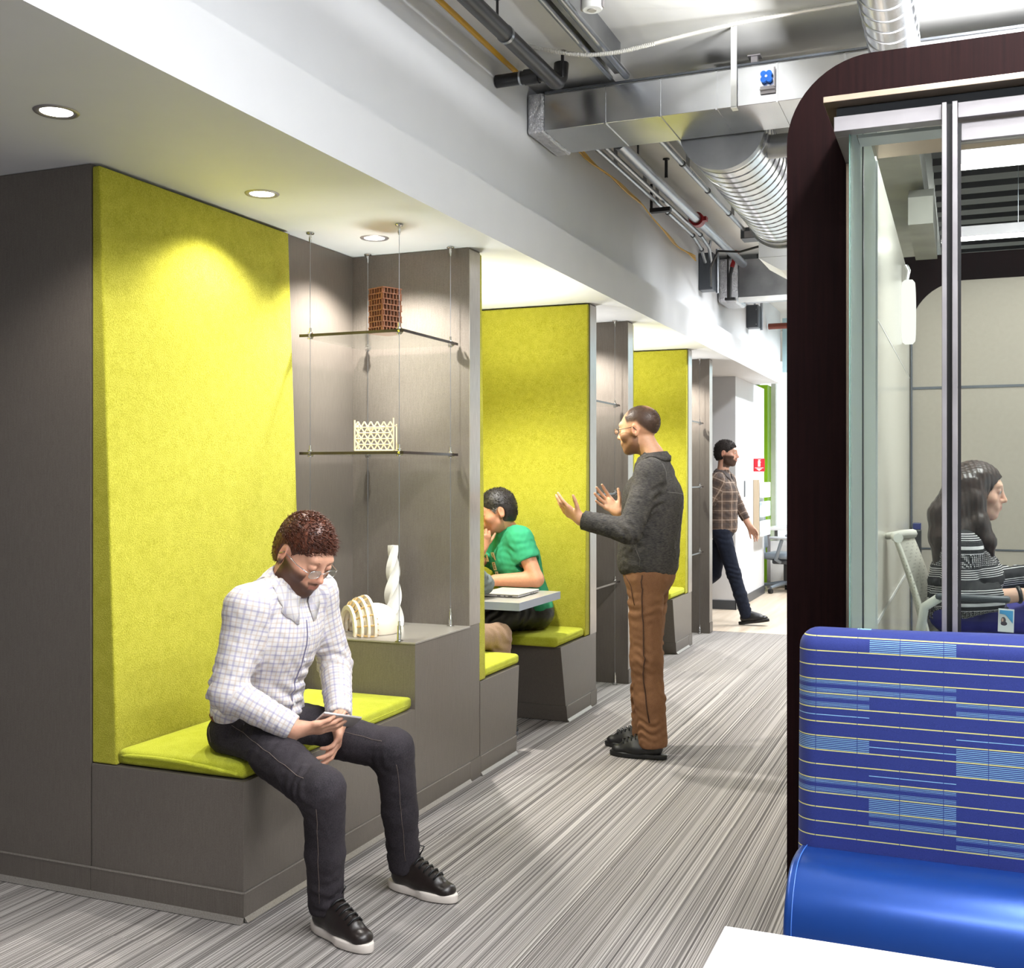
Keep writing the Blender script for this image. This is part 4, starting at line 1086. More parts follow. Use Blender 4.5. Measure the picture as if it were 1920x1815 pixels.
def head_solid(S, c, F, sc=1.0, fem=False, lids=.0125):
    """skull, face, nose, brows, lips, ears around head centre c (mid-skull, eye level is 5 mm above)"""
    T = lambda x, y, z: c+F @ (V3(x, y, z)*sc)
    e = lambda p, r, k, mode='add', G=None: S.ell(T(*p), V3(*r)*sc, F if G is None else G, k*sc, mode)
    q = lambda a, b, ra, rb, k, mode='add': S.cap(T(*a), T(*b), ra*sc, rb*sc, k*sc, mode)
    w = .93 if fem else 1.0
    e((-.014, 0, .034), (.099, .077*w, .086), .01)           # cranium
    e((.030, 0, -.018), (.066, .064*w, .092), .03)           # face mass
    e((.034, 0, -.078), (.052, .046*w, .036), .03)           # jaw
    q((.02, .048*w, -.062), (.066, .018, -.100), .016, .013, .03); q((.02, -.048*w, -.062), (.066, -.018, -.100), .016, .013, .03)
    e((.074, 0, -.100), (.020, .021, .017), .02)             # chin
    q((.083, -.034, .030), (.083, .034, .030), .011, .011, .025)   # brow ridge
    for s_ in (1, -1):
        e((.099, s_*.032, .007), (.018, .019, .013), .012, 'sub')  # socket
        e((.062, s_*.050*w, -.030), (.022, .018, .020), .03)       # cheekbone
    q((.094, 0, .014), (.113, 0, -.026), .0075, .0105, .014)  # nose bridge
    e((.112, 0, -.030), (.013, .012, .010), .008)
    for s_ in (1, -1):
        e((.101, s_*.0125, -.034), (.011, .0075, .0075), .006)
        e((.109, s_*.006, -.042), (.005, .003, .004), .002, 'sub')
    e((.088, 0, -.062), (.016, .030, .020), .02)             # mouth mound
    for s_ in (1, -1):
        q((.1035, 0, -.0565), (.0905, s_*.022, -.0605), .0052, .003, .004)
        q((.1020, 0, -.0680), (.0905, s_*.021, -.0625), .0062, .003, .004)
    q((.104, -.020, -.0622), (.104, .020, -.0622), .0016, .0016, .003, 'sub')
    for s_ in (1, -1):                                       # eyelids + ears
        e((.086, s_*.032, .008), (lids+.001, .0155, lids), .004)
        if lids < .013: q((.0985, s_*.0235, .0058), (.0965, s_*.0415, .0062), .0042, .0036, .003, 'sub')
        Er = F @ frame(s_*22, 0, s_*-6)
        S.ell(T(-.012, s_*.078*w, -.006), V3(.021, .0085, .033)*sc, Er, .006*sc)
        S.ell(T(-.008, s_*.086*w, -.004), V3(.011, .006, .019)*sc, Er, .005*sc, 'sub')
        S.ell(T(-.006, s_*.078*w, -.031), V3(.010, .006, .010)*sc, Er, .005*sc)

def hand_solid(S, wrist, d, n, side, curl=(20, 25, 20), spread=5, thumb=(35, 20), sc=1.0, curls=None, rel=None):
    """wrist point, finger direction d, palm normal n (out of the palm), side=+1 if thumb lies along d x n ... per finger curl angles in degrees.
    returns finger tip points"""
    d = nrm(np.array(d, float)); n = np.array(n, float); n = nrm(n-d*(n@d)); t = np.cross(d, n)*side   # t: towards the thumb
    W = np.array(wrist, float)
    L = lambda a, b, c: W+(d*a+t*b+n*c)*sc
    S.cap(W-d*.01*sc, L(.02, 0, 0), .024*sc, .026*sc, .02*sc, flat=(n, .72))
    base = [(.092, .030), (.096, .010), (.090, -.010), (.080, -.028)]
    S.cap(L(.025, .014, 0), L(.080, .024, 0), .018*sc, .0145*sc, .016*sc, flat=(n, .8))
    S.cap(L(.025, 0, 0), L(.084, .006, 0), .018*sc, .0145*sc, .016*sc, flat=(n, .8))
    S.cap(L(.025, -.012, 0), L(.074, -.022, 0), .0175*sc, .0135*sc, .016*sc, flat=(n, .8))
    tips = []
    lens = [(.043, .025, .021), (.047, .029, .022), (.043, .027, .021), (.034, .020, .019)]
    for i in range(4):
        cu = curls[i] if curls else curl
        p = L(base[i][0]-.006, base[i][1], 0); a = R((1.5-i)*spread); dir0 = nrm(d*math.cos(a)+t*math.sin(a)); ang = 0
        rr = (.0096, .0088, .0080, .0068)
        S.cap(p-dir0*.012*sc, p, rr[0]*1.12*sc, rr[0]*1.08*sc, .006*sc)
        for j in range(3):
            ang += R(cu[j]); v = dir0*math.cos(ang)+n*math.sin(ang); q = p+v*lens[i][j]*sc
            S.cap(p, q, rr[j]*sc*(.92 if i == 3 else 1), rr[j+1]*sc*(.92 if i == 3 else 1), .0035*sc); p = q
        tips.append(p)
    # thumb from the side of the palm near its base
    a0, b0 = thumb
    p = L(.022, .022, .004); v = nrm(d*math.cos(R(a0))+t*math.sin(R(a0))+n*.45*math.sin(R(b0)))
    q = p+v*.043*sc; S.cap(p, q, .0150*sc, .0112*sc, .016*sc)
    v2 = nrm(v+n*math.sin(R(b0))*.5+d*.3); q2 = q+v2*.032*sc; S.cap(q, q2, .0106*sc, .0094*sc, .004*sc)
    v3 = nrm(v2+n*math.sin(R(b0))*.4+d*.2); q3 = q2+v3*.024*sc; S.cap(q2, q3, .0094*sc, .0076*sc, .004*sc)
    tips.append(q3)
    return tips

def skin_mat():
    t = NT('skin'); a = t.n('ShaderNodeAttribute', attribute_name='tone'); n_ = t.noise(t.coords(), 90, 3)
    col = t.mix(.18, a.outputs['Color'], t.ramp(n_, [(.3, (.55, .45, .42, 1)), (.7, (1, 1, 1, 1))]), 'MULTIPLY')
    p = t.bsdf(col, .48, 0, .4, t.noise(t.coords(), 420, 2), .12, .0006, Subsurface_Weight=.12)
    for n2 in t.t.nodes:
        if n2.type == 'BSDF_PRINCIPLED': n2.inputs['Subsurface Radius'].default_value = (.012, .005, .003); n2.inputs['Subsurface Scale'].default_value = 1
    return p
M['skin'] = skin_mat()
def tone_fn(base, c, F, sc, beard=None, beard_col=(60, 40, 30), lips=(176, 104, 92), stub=.0, hairline=None):
    bc = np.array(srgb(*base)); bd = np.array(srgb(*beard_col)); lp = np.array(srgb(*lips))
    def fn(Vt):
        q = ((Vt-c) @ F)/sc
        x, y, z = q[:, 0], q[:, 1], q[:, 2]
        col = np.tile(bc, (len(Vt), 1))
        G = lambda cx, cy, cz, r: np.exp(-((x-cx)**2+(np.abs(y)-cy)**2+(z-cz)**2)/r**2)
        rd = np.clip(.30*G(.07, .045, -.03, .03)+.4*G(.112, 0, -.03, .02)+.5*G(-.01, .08, -.005, .03), 0, .6)[:, None]
        col = col*(1-rd)+col*np.array([1.12, .82, .78, 1])*rd
        inh = (np.linalg.norm(q, axis=1) < .2)
        if beard:
            # jaw, chin, moustache; clear cheeks and lips
            m = 1/(1+np.exp(-(-(z)-.030+.10*np.clip(.045-x, -.05, .03)-.25*np.maximum(0, np.abs(y)-.0)*0)*420*.35))
            line = -.026-.45*np.clip(x-.02, 0, .08)            # upper edge drops towards the mouth
            line = np.where(np.abs(y) > .045, np.maximum(line, -.02), line)
            m = 1/(1+np.exp((z-line)*350))
            mous = np.exp(-((z+.050)/.006)**2)*(np.abs(y) < .026)*(x > .07)
            m = np.clip(m+mous, 0, 1)*(x > -.012)*(z > -.135)*(z < .01)
            m *= (1-np.exp(-((z+.062)/.0065)**2)*(np.abs(y) < .02)*(x > .08))
            nz = np.ones(len(x))
            col = col*(1-(m*inh*beard*nz)[:, None])+bd*(m*inh*beard*nz)[:, None]
        l = (np.exp(-((z+.0622)/.0065)**2)*(np.abs(y) < .021)*(x > .086)*inh)[:, None]*.75
        col = col*(1-l)+lp*l
        if hairline is not None:
            s_ = hairline(x, y, z)*inh
            col = col*(1-s_[:, None])+bd*s_[:, None]
        return col
    return fn
def eyes(parent, c, F, sc, iris=(70, 50, 36), closed=0.0):
    """eyeballs with irises just behind the lids, brows as hair strips"""
    T = lambda x, y, z: Vector(c+F @ (V3(x, y, z)*sc))
    for s_ in (1, -1):
        ctr = T(.0862, s_*.0322, .0062)
        e_ = ob('eye', MB().ball(ctr, .0115*sc, 16, 10), M['eye'], parent, 180)
        f = Vector(F[:, 0]).normalized()
        m = MB().cyl(ctr+f*.0106*sc, ctr+f*.0119*sc, .0056*sc, .0048*sc, 14); ob('iris', m, M['iris'], e_, 40)
M['eye'] = plain('eye_white', (226, 220, 214), .15, var=.01)
M['iris'] = plain('dark_iris', (40, 28, 22), .1)
def brows(parent, c, F, sc, mat, thick=.0042):
    for s_ in (1, -1):
        pts = [Vector(c+F @ (V3(.0955-.5*abs(y-.012)**1.5*2.2, s_*y, .0285+.09*(y-.012)*(1 if y < .036 else .4))*sc)) for y in (.012, .020, .028, .036, .044)]
        ob('eyebrow', MB().tube(pts, [thick*sc*f for f in (.8, 1, 1, .8, .4)], 7), mat, parent, 180)
def strands(base_pts, dirs, n_pts, length, r, seed=3, jit=.35, droop=None):
    """short tapered hair tufts; returns MB"""
    rng = np.random.RandomState(seed); mb = MB(); b = mb.bm
    for p, d in zip(base_pts, dirs):
        d = nrm(d+rng.randn(3)*jit*.5); L = length*(.7+.6*rng.rand()); rr = r*(.7+.6*rng.rand())
        a = nrm(np.cross(d, rng.randn(3))); c = np.cross(d, a)
        p0 = p-d*L*.25
        if droop is None: spine = [p0, p0+d*L*.6, p0+d*L]
        else: spine = [p0, p0+d*L*.5, p0+nrm(d+droop)*L*.9]
        rad = [rr, rr*.8, 0]
        r0 = [b.verts.new(spine[0]+(a*math.cos(k*2.094)+c*math.sin(k*2.094))*rr) for k in range(3)]
        r1 = [b.verts.new(spine[1]+(a*math.cos(k*2.094)+c*math.sin(k*2.094))*rr*.8) for k in range(3)]
        tip = b.verts.new(spine[2])
        for k in range(3):
            b.faces.new((r0[k], r0[(k+1) % 3], r1[(k+1) % 3], r1[k])); b.faces.new((r1[k], r1[(k+1) % 3], tip))
    return mb
def tufts(parent, name, HV, c, F, sc, mat, n, L, r, flow, cond, seed=3, jit=.45, lift=.5):
    rng = np.random.RandomState(seed); loc = ((HV-c) @ F)/sc
    idx = np.where(cond(loc))[0]
    if not len(idx): return
    sel = rng.choice(idx, n); nv = loc[sel]-np.array([-.02, 0, .02]); nv /= np.linalg.norm(nv, axis=1)[:, None]
    fl = nv*lift+np.array([flow(q) for q in loc[sel]]); fl /= np.linalg.norm(fl, axis=1)[:, None]
    return ob(name, strands(HV[sel], fl @ F.T, 3, L, r, seed, jit), mat, parent, 180)
def hair_mat(name, a, b, rough=.5):
    t = NT(name); f = t.noise(t.coords('Object', (1, 1, .35)), 160, 3)
    return t.bsdf(t.ramp(f, [(.3, srgb(*a)), (.7, srgb(*b))]), rough, 0, .5)
def hair_cap(parent, c, F, sc, mat, thick=.011, front=.075, low=-.07, temple=.03, h=.0036, rough=.0012, seed=1, top=0.0, tuft=None):
    """close-cropped hair: shell over the skull, trimmed along a hairline"""
    T = lambda x, y, z: c+F @ (V3(x, y, z)*sc)
    e = .16*sc
    S = Solid(c-e, c+e, h)
    S.ell(T(-.014, 0, .034), (V3(.099, .077, .086)+V3(thick, thick*.75, thick*1.1+top))*sc, F, .01)
    S.ell(T(-.045, 0, -.02), (V3(.064, .066, .075)+thick*.6)*sc, F, .03)
    S.rough(rough, .011, seed)
    # keep off the face, ears and nape
    S.ell(T(.128, 0, -.045), V3(.118-temple*.5, .15, .118+front-.075)*sc, F @ frame(0, 24), .008*sc, 'sub')
    S.ell(T(.075, 0, -.03), V3(.06, .15, .07)*sc, F, .008*sc, 'sub')
    for s_ in (1, -1): S.ell(T(-.006, s_*.09, -.02), V3(.032, .04, .048)*sc, F, .008*sc, 'sub')
    S.cut(T(-.02, 0, low), F @ V3(.25, 0, -1), .2*sc)
    o, Vt, Fc = solid_obj('hair', S, mat, parent)
    return o, Vt
# ================================================================== people
def limb_axes(J):
    left = nrm(J['shL']-J['shR']); mid = (J['shL']+J['shR'])/2; up = nrm(mid-J['pel']); fwd = nrm(np.cross(left, up)); left = np.cross(up, fwd)
    return np.stack([fwd, left, up], 1)
def body_solid(J, h, fem=False, k=1.0, hands=True, legs=True):
    pts = np.array([v for n_, v in J.items() if isinstance(v, np.ndarray) and v.shape == (3,)])
    S = Solid(pts.min(0)-.2, pts.max(0)+.2, h)
    A = limb_axes(J); mid = (J['shL']+J['shR'])/2; pel = J['pel']; b = J.get('bulk', 1.0)
    S.ell(pel, V3(.10, .145, .11)*b, A, .04)
    S.cap(pel+A @ V3(.0, 0, .05), mid-A @ V3(0, 0, .13), .095*b, .11*b, .05)
    S.ell(mid-A @ V3(-.0, 0, .12), V3(.10, .15, .15)*b, A, .05)
    S.cap(J['shR'], J['shL'], .045, .045, .05)
    S.cap(mid+A @ V3(-.01, 0, .02), J['neck'], .055*b, .052, .04)
    S.cap(J['neck'], J['head']+J['HF'] @ V3(-.022, 0, -.06)*J['hs'], .054*b**.5, .054*b**.5, .03)
    for s_ in 'RL':
        S.chain([J['sh'+s_], J['el'+s_], J['wr'+s_]], [.046*k, .038*k, .026*k], .02)
        S.cap(J['el'+s_]*.75+J['wr'+s_]*.25, J['wr'+s_], .036*k, .026*k, .02)
        if legs:
            S.chain([J['hip'+s_], J['kn'+s_], J['an'+s_]], [.068, .048, .034], .03)
            S.cap(J['an'+s_], J['an'+s_]+J['ft'+s_]*.12-V3(0, 0, .04), .034, .026, .02)
    if 'seat' in J: S.cut(V3(pel[0], pel[1], J['seat']), V3(0, 0, -1), .24)
    head_solid(S, J['head'], J['HF'], J['hs'], fem, J.get('lids', .0118))
    if hands:
        for s_ in 'RL':
            hd = J.get('hand'+s_)
            if hd: J['tips'+s_] = hand_solid(S, J['wr'+s_], **hd)
    return S
def pat_fn(bones):
    """(around, along) coordinates in metres per nearest bone, for woven patterns"""
    def fn(Vt):
        best = np.full(len(Vt), 1e9); out = np.zeros((len(Vt), 3))
        for (a, b, r, ref) in bones:
            a = np.array(a); b = np.array(b); ba = b-a; L = np.linalg.norm(ba); u = ba/L
            t = np.clip((Vt-a) @ u, 0, L); q = Vt-a-t[:, None]*u; d = np.linalg.norm(q, axis=1)-r
            e1 = nrm(np.array(ref)-u*(np.array(ref) @ u)); e2 = np.cross(u, e1)
            ang = np.arctan2(q @ e2, q @ e1)
            m = d < best; best[m] = d[m]
            out[m, 0] = (ang*r)[m]; out[m, 1] = ((Vt-a) @ u)[m]; out[m, 2] = r
        return out
    return fn
def shoe(parent, heel, d, name_mat, sole_mat, sc=1.0, laces=True, up_tilt=0, sole_h=.028, label=None):
    """heel: point on the floor under the heel; d: horizontal direction of the toe"""
    d = nrm(np.array([d[0], d[1], 0.0])); yaw = math.degrees(math.atan2(d[1], d[0])); F = frame(yaw, -up_tilt); c = np.array(heel, float)
    T = lambda x, y, z: c+F @ (V3(x, y, z)*sc)
    S = Solid(c-V3(.42, .42, .12)*sc, c+V3(.42, .42, .3)*sc, .0045)
    z0 = sole_h
    S.cap(T(.045, 0, z0+.022), T(.14, .004, z0+.02), .036*sc, .040*sc, .02, flat=(F[:, 2], .9))
    S.cap(T(.13, .004, z0+.016), T(.222, .0, z0+.006), .042*sc, .037*sc, .025, flat=(F[:, 2], .66))
    S.cap(T(.05, 0, z0+.03), T(.055, 0, z0+.085), .036*sc, .038*sc, .02, flat=(F[:, 1], .85))
    S.cap(T(.08, 0, z0+.07), T(.185, 0, z0+.026), .030*sc, .028*sc, .02)
    S.cut(T(.06, 0, z0+.088), F[:, 2], .09*sc)
    S.cut(T(.12, 0, z0-.004), -F[:, 2], .2*sc)
    o, _, _ = solid_obj('shoe', S, name_mat, parent, label=label)
    out = []
    for i in range(40):
        a = 2*PI*i/40; x = math.cos(a); y = math.sin(a)
        wv = .047 if x > 0 else .040
        wy = wv-.006*math.exp(-((x+.15)/.3)**2)
        out.append((.128+.142*(abs(x)**.9)*(1 if x > 0 else -1), y*wy))
    Mx = Matrix.Translation(Vector(c)) @ Matrix([[*F[0], 0], [*F[1], 0], [*F[2], 0], [0, 0, 0, 1]]) @ Matrix.Scale(sc, 4)
    ob('sole', MB().prism(out, .0, sole_h, 'z', .005, Mx), sole_mat, o, 60)
    if laces:
        m = MB()
        for k in range(6):
            x = .10+.020*k; z = z0+.104-.42*(x-.08)
            m.tube([T(x-.006, -.026, z-.012), T(x, -.012, z+.002), T(x+.003, .0, z+.004), T(x, .012, z+.002), T(x-.006, .026, z-.012)], .0032*sc, 6)
        m.tube([T(.105, 0, z0+.094), T(.10, .02, z0+.125), T(.115, .03, z0+.12), T(.108, .012, z0+.094)], .0028*sc, 6)
        m.tube([T(.105, 0, z0+.094), T(.09, -.02, z0+.122), T(.105, -.032, z0+.115), T(.106, -.012, z0+.094)], .0028*sc, 6)
        ob('laces', m, M['black'], o, 180)
    return o
def glasses(parent, c, F, sc=1.0, frame_mat=None, rimless=True):
    T = lambda x, y, z: Vector(c+F @ (V3(x, y, z)*sc)); m = MB(); g = MB()
    fm = frame_mat or M['chrome']
    for s_ in (1, -1):
        ring = []
        for i in range(20):
            a = 2*PI*i/20; ca, sa = math.cos(a), math.sin(a)
            ring.append(T(.1085-.10*(abs(.034+.025*ca)-.03)**2*20, s_*(.034+.024*abs(ca)**.7*(1 if ca > 0 else -1)), .004+.0145*abs(sa)**.75*(1 if sa > 0 else -1)))
        m.tube(ring, .0011*sc, 6, closed=True)
        ctr = sum(ring, Vector())/20
        vs = [g.bm.verts.new(p) for p in ring]; cv = g.bm.verts.new(ctr)
        for i in range(20): g.bm.faces.new((vs[i], vs[(i+1) % 20], cv))
        m.tube([T(.104, s_*.058, .008), T(.097, s_*.068, .010), T(.06, s_*.0755, .008), (T(-.008, s_*.083, .012)), T(-.026, s_*.083, -.008)], .0016*sc, 6)
    m.tube([T(.1085, .011, .007), T(.113, .004, .0105), T(.113, -.004, .0105), T(.1085, -.011, .007)], .0012*sc, 6)
    o = ob('eyeglasses', m, fm, parent, 180); ob('lens', g, M['glass'], o, 180); return o
def lash(parent, c, F, sc):
    for s_ in (1, -1):
        pts = [Vector(c+F @ (V3(.0995-.9*(abs(y)-.032)**2*12, s_*abs(y), .0005-.004*((y-.032)/.012)**2)*sc)) for y in (.021, .026, .032, .038, .043)]
        ob('eyelash', MB().tube(pts, .0011*sc, 5), M['black'], parent, 180)
def collar(parent, c, F, r, mat, height=.03, fall=.05, gap=16, point=.03, thick=.0025):
    """folded shirt collar around the neck at c, its flaps laid on the shirt; F columns fwd,left,up of the neck"""
    from mathutils.bvhtree import BVHTree
    bv = BVHTree.FromPolygons([v.co for v in parent.data.vertices], [p.vertices for p in parent.data.polygons])
    b = bmesh.new(); rows = []
    n = 56
    for i in range(n+1):
        th = R(gap+(360-2*gap)*i/n); cth = math.cos(th); front = max(0, cth)**2
        dr = F[:, 0]*cth+F[:, 1]*math.sin(th); up = F[:, 2]; dip = -.020*front
        tip = max(0, cth)**5
        pr = [(r*.95, -.02+dip), (r*1.0, height*.55+dip), (r*1.03, height+dip), (r*1.10, height*.98+dip), (r*1.22, height*.5+dip), (r*1.34, height-fall*.55+dip), (r*1.45+.012*tip, height-fall+dip-point*tip)]
        row = []
        for j, (a, z) in enumerate(pr):
            p = Vector(c+dr*a+up*z)
            if j >= 3:
                q = bv.find_nearest(p); dd = (p-q[0]).dot(q[1])
                off = .0035+.0055*(6-j)/3
                if dd < off or j == 6: p = q[0]+q[1]*(off if j < 6 else .0045)
            row.append(b.verts.new(p))
        rows.append(row)
    for i in range(n):
        for j in range(6): b.faces.new((rows[i][j], rows[i+1][j], rows[i+1][j+1], rows[i][j+1]))
    m = MB(); m._merge(b); o = ob('collar', m, mat, parent, 180)
    md = o.modifiers.new('solid', 'SOLIDIFY'); md.thickness = thick; md.offset = 1
    return o
def check_shirt():
    t = NT('checked_cotton'); a = t.n('ShaderNodeAttribute', attribute_name='pat'); sp = t.n('ShaderNodeSeparateXYZ'); t.l(a.outputs['Vector'], sp.inputs[0])
    def band(v, period, w, off):
        f = t.math('FRACT', t.math('ADD', t.math('DIVIDE', v, period), off)); d = t.math('ABSOLUTE', t.math('SUBTRACT', f, .5))
        return t.math('MULTIPLY', t.math('SUBTRACT', 1, t.n('ShaderNodeMath').outputs[0]) if False else t.math('LESS_THAN', d, w), 1.0)
    base = srgb(214, 209, 208); blue = srgb(128, 122, 168); tan = srgb(186, 160, 140)
    u, v = sp.outputs[0], sp.outputs[1]
    col = t.mix(t.math('MULTIPLY', band(u, .030, .09, 0), .42), base, blue)
    col = t.mix(t.math('MULTIPLY', band(v, .030, .09, 0), .42), col, blue)
    col = t.mix(t.math('MULTIPLY', band(u, .030, .07, .5), .36), col, tan)
    col = t.mix(t.math('MULTIPLY', band(v, .030, .07, .5), .36), col, tan)
    return t.bsdf(col, .8, 0, .2, t.noise(t.coords(), 700, 1), .1, .0008)
def weave(name, a, b, stretch=(1, 1, 1), sc=300, rough=.85, bstr=.3, extra=None):
    t = NT(name); n_ = t.noise(t.coords('Object', stretch), sc, 3, .65); g = t.noise(t.coords(), 9, 3)
    h = t.math('ADD', t.math('MULTIPLY', n_, .75), t.math('MULTIPLY', g, .25))
    return t.bsdf(t.ramp(h, [(.34, srgb(*a)), (.66, srgb(*b))]), rough, 0, .2, n_, bstr, .0015)
def collar_check():
    t = NT('checked_collar'); sp = t.n('ShaderNodeSeparateXYZ'); t.l(t.coords(), sp.inputs[0])
    def bd(v, o_): return t.math('MULTIPLY', t.math('LESS_THAN', t.math('FRACT', t.math('ADD', t.math('DIVIDE', v, .024), o_)), .18), .36)
    col = t.mix(bd(sp.outputs[0], 0), srgb(216, 211, 210), srgb(150, 146, 184)); col = t.mix(bd(sp.outputs[1], .3), col, srgb(150, 146, 184)); col = t.mix(bd(sp.outputs[2], .5), col, srgb(190, 170, 156))
    return t.bsdf(col, .8)
M['collar_check'] = collar_check()
M['denim'] = weave('dark_denim', (32, 29, 33), (62, 57, 62), (1, 1, .4), 420)
M['shirt_check'] = check_shirt()
M['leather_blk'] = plain('dark_brown_leather', (30, 22, 20), .34, var=.1, bscale=160, bstr=.1)
M['sole_white'] = plain('white_rubber', (232, 222, 214), .5, var=.04)

# ------------------------------------------------------------------ man on the bench with the phone
def man_bench():
    J = dict(pel=V3(-2.235, 3.165, .60), hipR=V3(-2.215, 3.075, .575), hipL=V3(-2.225, 3.265, .575),
             knR=V3(-1.80, 2.885, .478), knL=V3(-1.77, 3.278, .515), anR=V3(-1.845, 2.968, .095), anL=V3(-1.785, 3.378, .095),
             shR=V3(-2.155, 2.985, 1.012), shL=V3(-2.105, 3.335, 1.030), neck=V3(-2.105, 3.158, 1.085),
             elR=V3(-2.185, 2.925, .735), elL=V3(-2.085, 3.415, .755), wrR=V3(-1.985, 3.005, .618), wrL=V3(-1.945, 3.215, .614),
             ftR=nrm(V3(.93, -.36, 0)), ftL=nrm(V3(.97, -.18, 0)), head=V3(-2.050, 3.160, 1.172), HF=frame(-16, 34, 3), hs=1.03, lids=.0138, seat=.524)
    J['handR'] = dict(d=(.78, .60, .02), n=(-.36, .50, .78), side=-1, curls=[(10, 16, 22), (10, 16, 24), (12, 18, 24), (14, 20, 24)], spread=2, thumb=(22, 62))
    J['handL'] = dict(d=(.18, -.42, -.86), n=(-.75, -.50, .10), side=1, curls=[(22, 24, 14), (26, 26, 16), (30, 28, 18), (34, 30, 20)], spread=3, thumb=(38, 22))
    S = body_solid(J, .0042)
    tone = tone_fn((216, 164, 138), J['head'], J['HF'], J['hs'], .92, (70, 44, 32))
    o, Vt, F = solid_obj('person', S, M['skin'], None, {'tone': tone}, label='seated man in a white checked shirt and dark jeans looking down at his phone', cat='person')
    hd, HF, hs = J['head'], J['HF'], J['hs']
    hm = hair_mat('chestnut_hair', (52, 27, 18), (112, 60, 38), .42)
    hr, HV = hair_cap(o, hd, HF, hs, hm, .0055, .092, -.058, .036, h=.0036, top=.006)
    tufts(hr, 'tuft', HV, hd, HF, hs, hm, 1900, .022, .0015, lambda q: np.array([.7, 0, -.1 if abs(q[1]) > .055 else .25]), lambda l: (l[:, 2] > .035) & (l[:, 0] < .085), 5, .4, .45)
    tufts(hr, 'tuft', HV, hd, HF, hs, hm, 900, .010, .0012, lambda q: np.array([.1, 0, -.9]), lambda l: (l[:, 2] <= .045), 6, .35, .2)
    tufts(hr, 'fringe', HV, hd, HF, hs, hm, 150, .036, .0015, lambda q: np.array([1, .25, .05]), lambda l: (l[:, 0] > .045) & (l[:, 2] > .075), 7, .35, .3)
    brows(o, hd, HF, hs, hm); lash(o, hd, HF, hs)
    glasses(o, hd+HF @ V3(.004, 0, -.008), HF, hs)
    # shirt
    A = limb_axes(J); mid = (J['shL']+J['shR'])/2; pel = J['pel']
    T = Solid(np.minimum(pel, J['elR'])-.32, np.maximum(mid, J['wrL'])+.3, .005)
    T.ell(pel+A @ V3(-.01, 0, .03), V3(.135, .185, .09), A, .04)
    T.cap(pel+A @ V3(0, .0, .10), mid-A @ V3(.005, 0, .14), .135, .135, .05, flat=(A[:, 0], .9))
    T.ell(mid-A @ V3(.0, 0, .13), V3(.128, .182, .16), A, .05)
    T.cap(J['shR']+A @ V3(0, .03, -.014), J['shL']+A @ V3(0, -.03, -.014), .056, .056, .06)
    T.cap(mid+A @ V3(-.015, 0, .0), J['neck']-A @ V3(.0, 0, .02), .075, .062, .04)
    for s_ in 'RL': T.cap(J['neck']-A @ V3(.012, 0, .03), J['sh'+s_]+A @ V3(0, 0, -.003), .052, .050, .05)
    for s_ in 'RL':
        T.chain([J['sh'+s_]+A @ V3(0, 0, -.014), J['el'+s_]], [.062, .060], .06)
        T.chain([J['el'+s_], J['wr'+s_]], [.059, .043], .02)
        e_ = J['el'+s_]; ua = nrm(J['sh'+s_]-e_); fa = nrm(J['wr'+s_]-e_)
        T.folds(e_, ua-fa, .15, .0075, .04, 1.3 if s_ == 'R' else 2.1)
        T.folds(J['wr'+s_]-fa*.09, fa, .10, .006, .024, .7)
        T.folds(J['sh'+s_]-A @ V3(0, 0, .12), nrm(ua+A[:, 1]*.9), .13, .0045, .06, 2.2)
        T.cut(J['wr'+s_]-fa*.006, fa, .075)
    T.folds(pel+A @ V3(.08, 0, .11), A[:, 2]+A[:, 1]*.25, .22, .008, .048, .5)
    T.folds(mid-A @ V3(-.08, 0, .22), A[:, 1]*.8+A[:, 2]*.5, .2, .005, .06, 1.1)
    T.folds(pel+A @ V3(-.09, -.06, .07), A[:, 2], .18, .009, .05, .9)
    T.rough(.0011, .05, 1)
    T.cut(pel+A @ V3(0, 0, -.012), -A[:, 2]+A[:, 0]*.1, .30)
    T.cut(J['neck']+A @ V3(0, 0, .004), A[:, 2]-A[:, 0]*.45, .085)
    bones = [(pel, mid, .15, A[:, 0]), (J['shR'], J['elR'], .05, A[:, 0]), (J['elR'], J['wrR'], .045, A[:, 1]), (J['shL'], J['elL'], .05, A[:, 0]), (J['elL'], J['wrL'], .045, A[:, 1])]
    bones[0] = (pel-A @ V3(0, 0, .1), mid+A @ V3(0, 0, .06), .13, A[:, 0])
    sh, _, _ = solid_obj('shirt', T, M['shirt_check'], o, {'pat': pat_fn(bones)})
    NF = A @ frame(0, 22)
    cl = collar(sh, J['neck']-A @ V3(.0, 0, .026), NF, .070, M['collar_check'], .034, .078, 15, .022)
    from mathutils.bvhtree import BVHTree
    bv = BVHTree.FromPolygons([v.co for v in sh.data.vertices], [p.vertices for p in sh.data.polygons])
    def hit(p, off):
        r_ = bv.ray_cast(Vector(p), -Vector(A[:, 0]))
        return (r_[0]+Vector(A[:, 0])*off) if r_[0] is not None else None
    line = [hit(mid+A @ V3(.35, .0, -.045-.02*i), .0015) for i in range(21)]; line = [p for p in line if p]
    ob('placket', MB().tube(line, .0022, 6), plain('placket_shade', (120, 116, 146), .8), sh, 180)
    for z in (-.10, -.18, -.26, -.34):
        p = hit(mid+A @ V3(.35, .014, z), .0)
        if p: ob('button', MB().cyl(p, p+Vector(A[:, 0])*.003, .005, n=12), M['white'], sh, 40)
    # jeans
    P_ = Solid(V3(-2.46, 2.72, .0), V3(-1.62, 3.5, .76), .005)
    P_.ell(pel+V3(-.02, 0, -.035), V3(.135, .185, .10), None, .03)
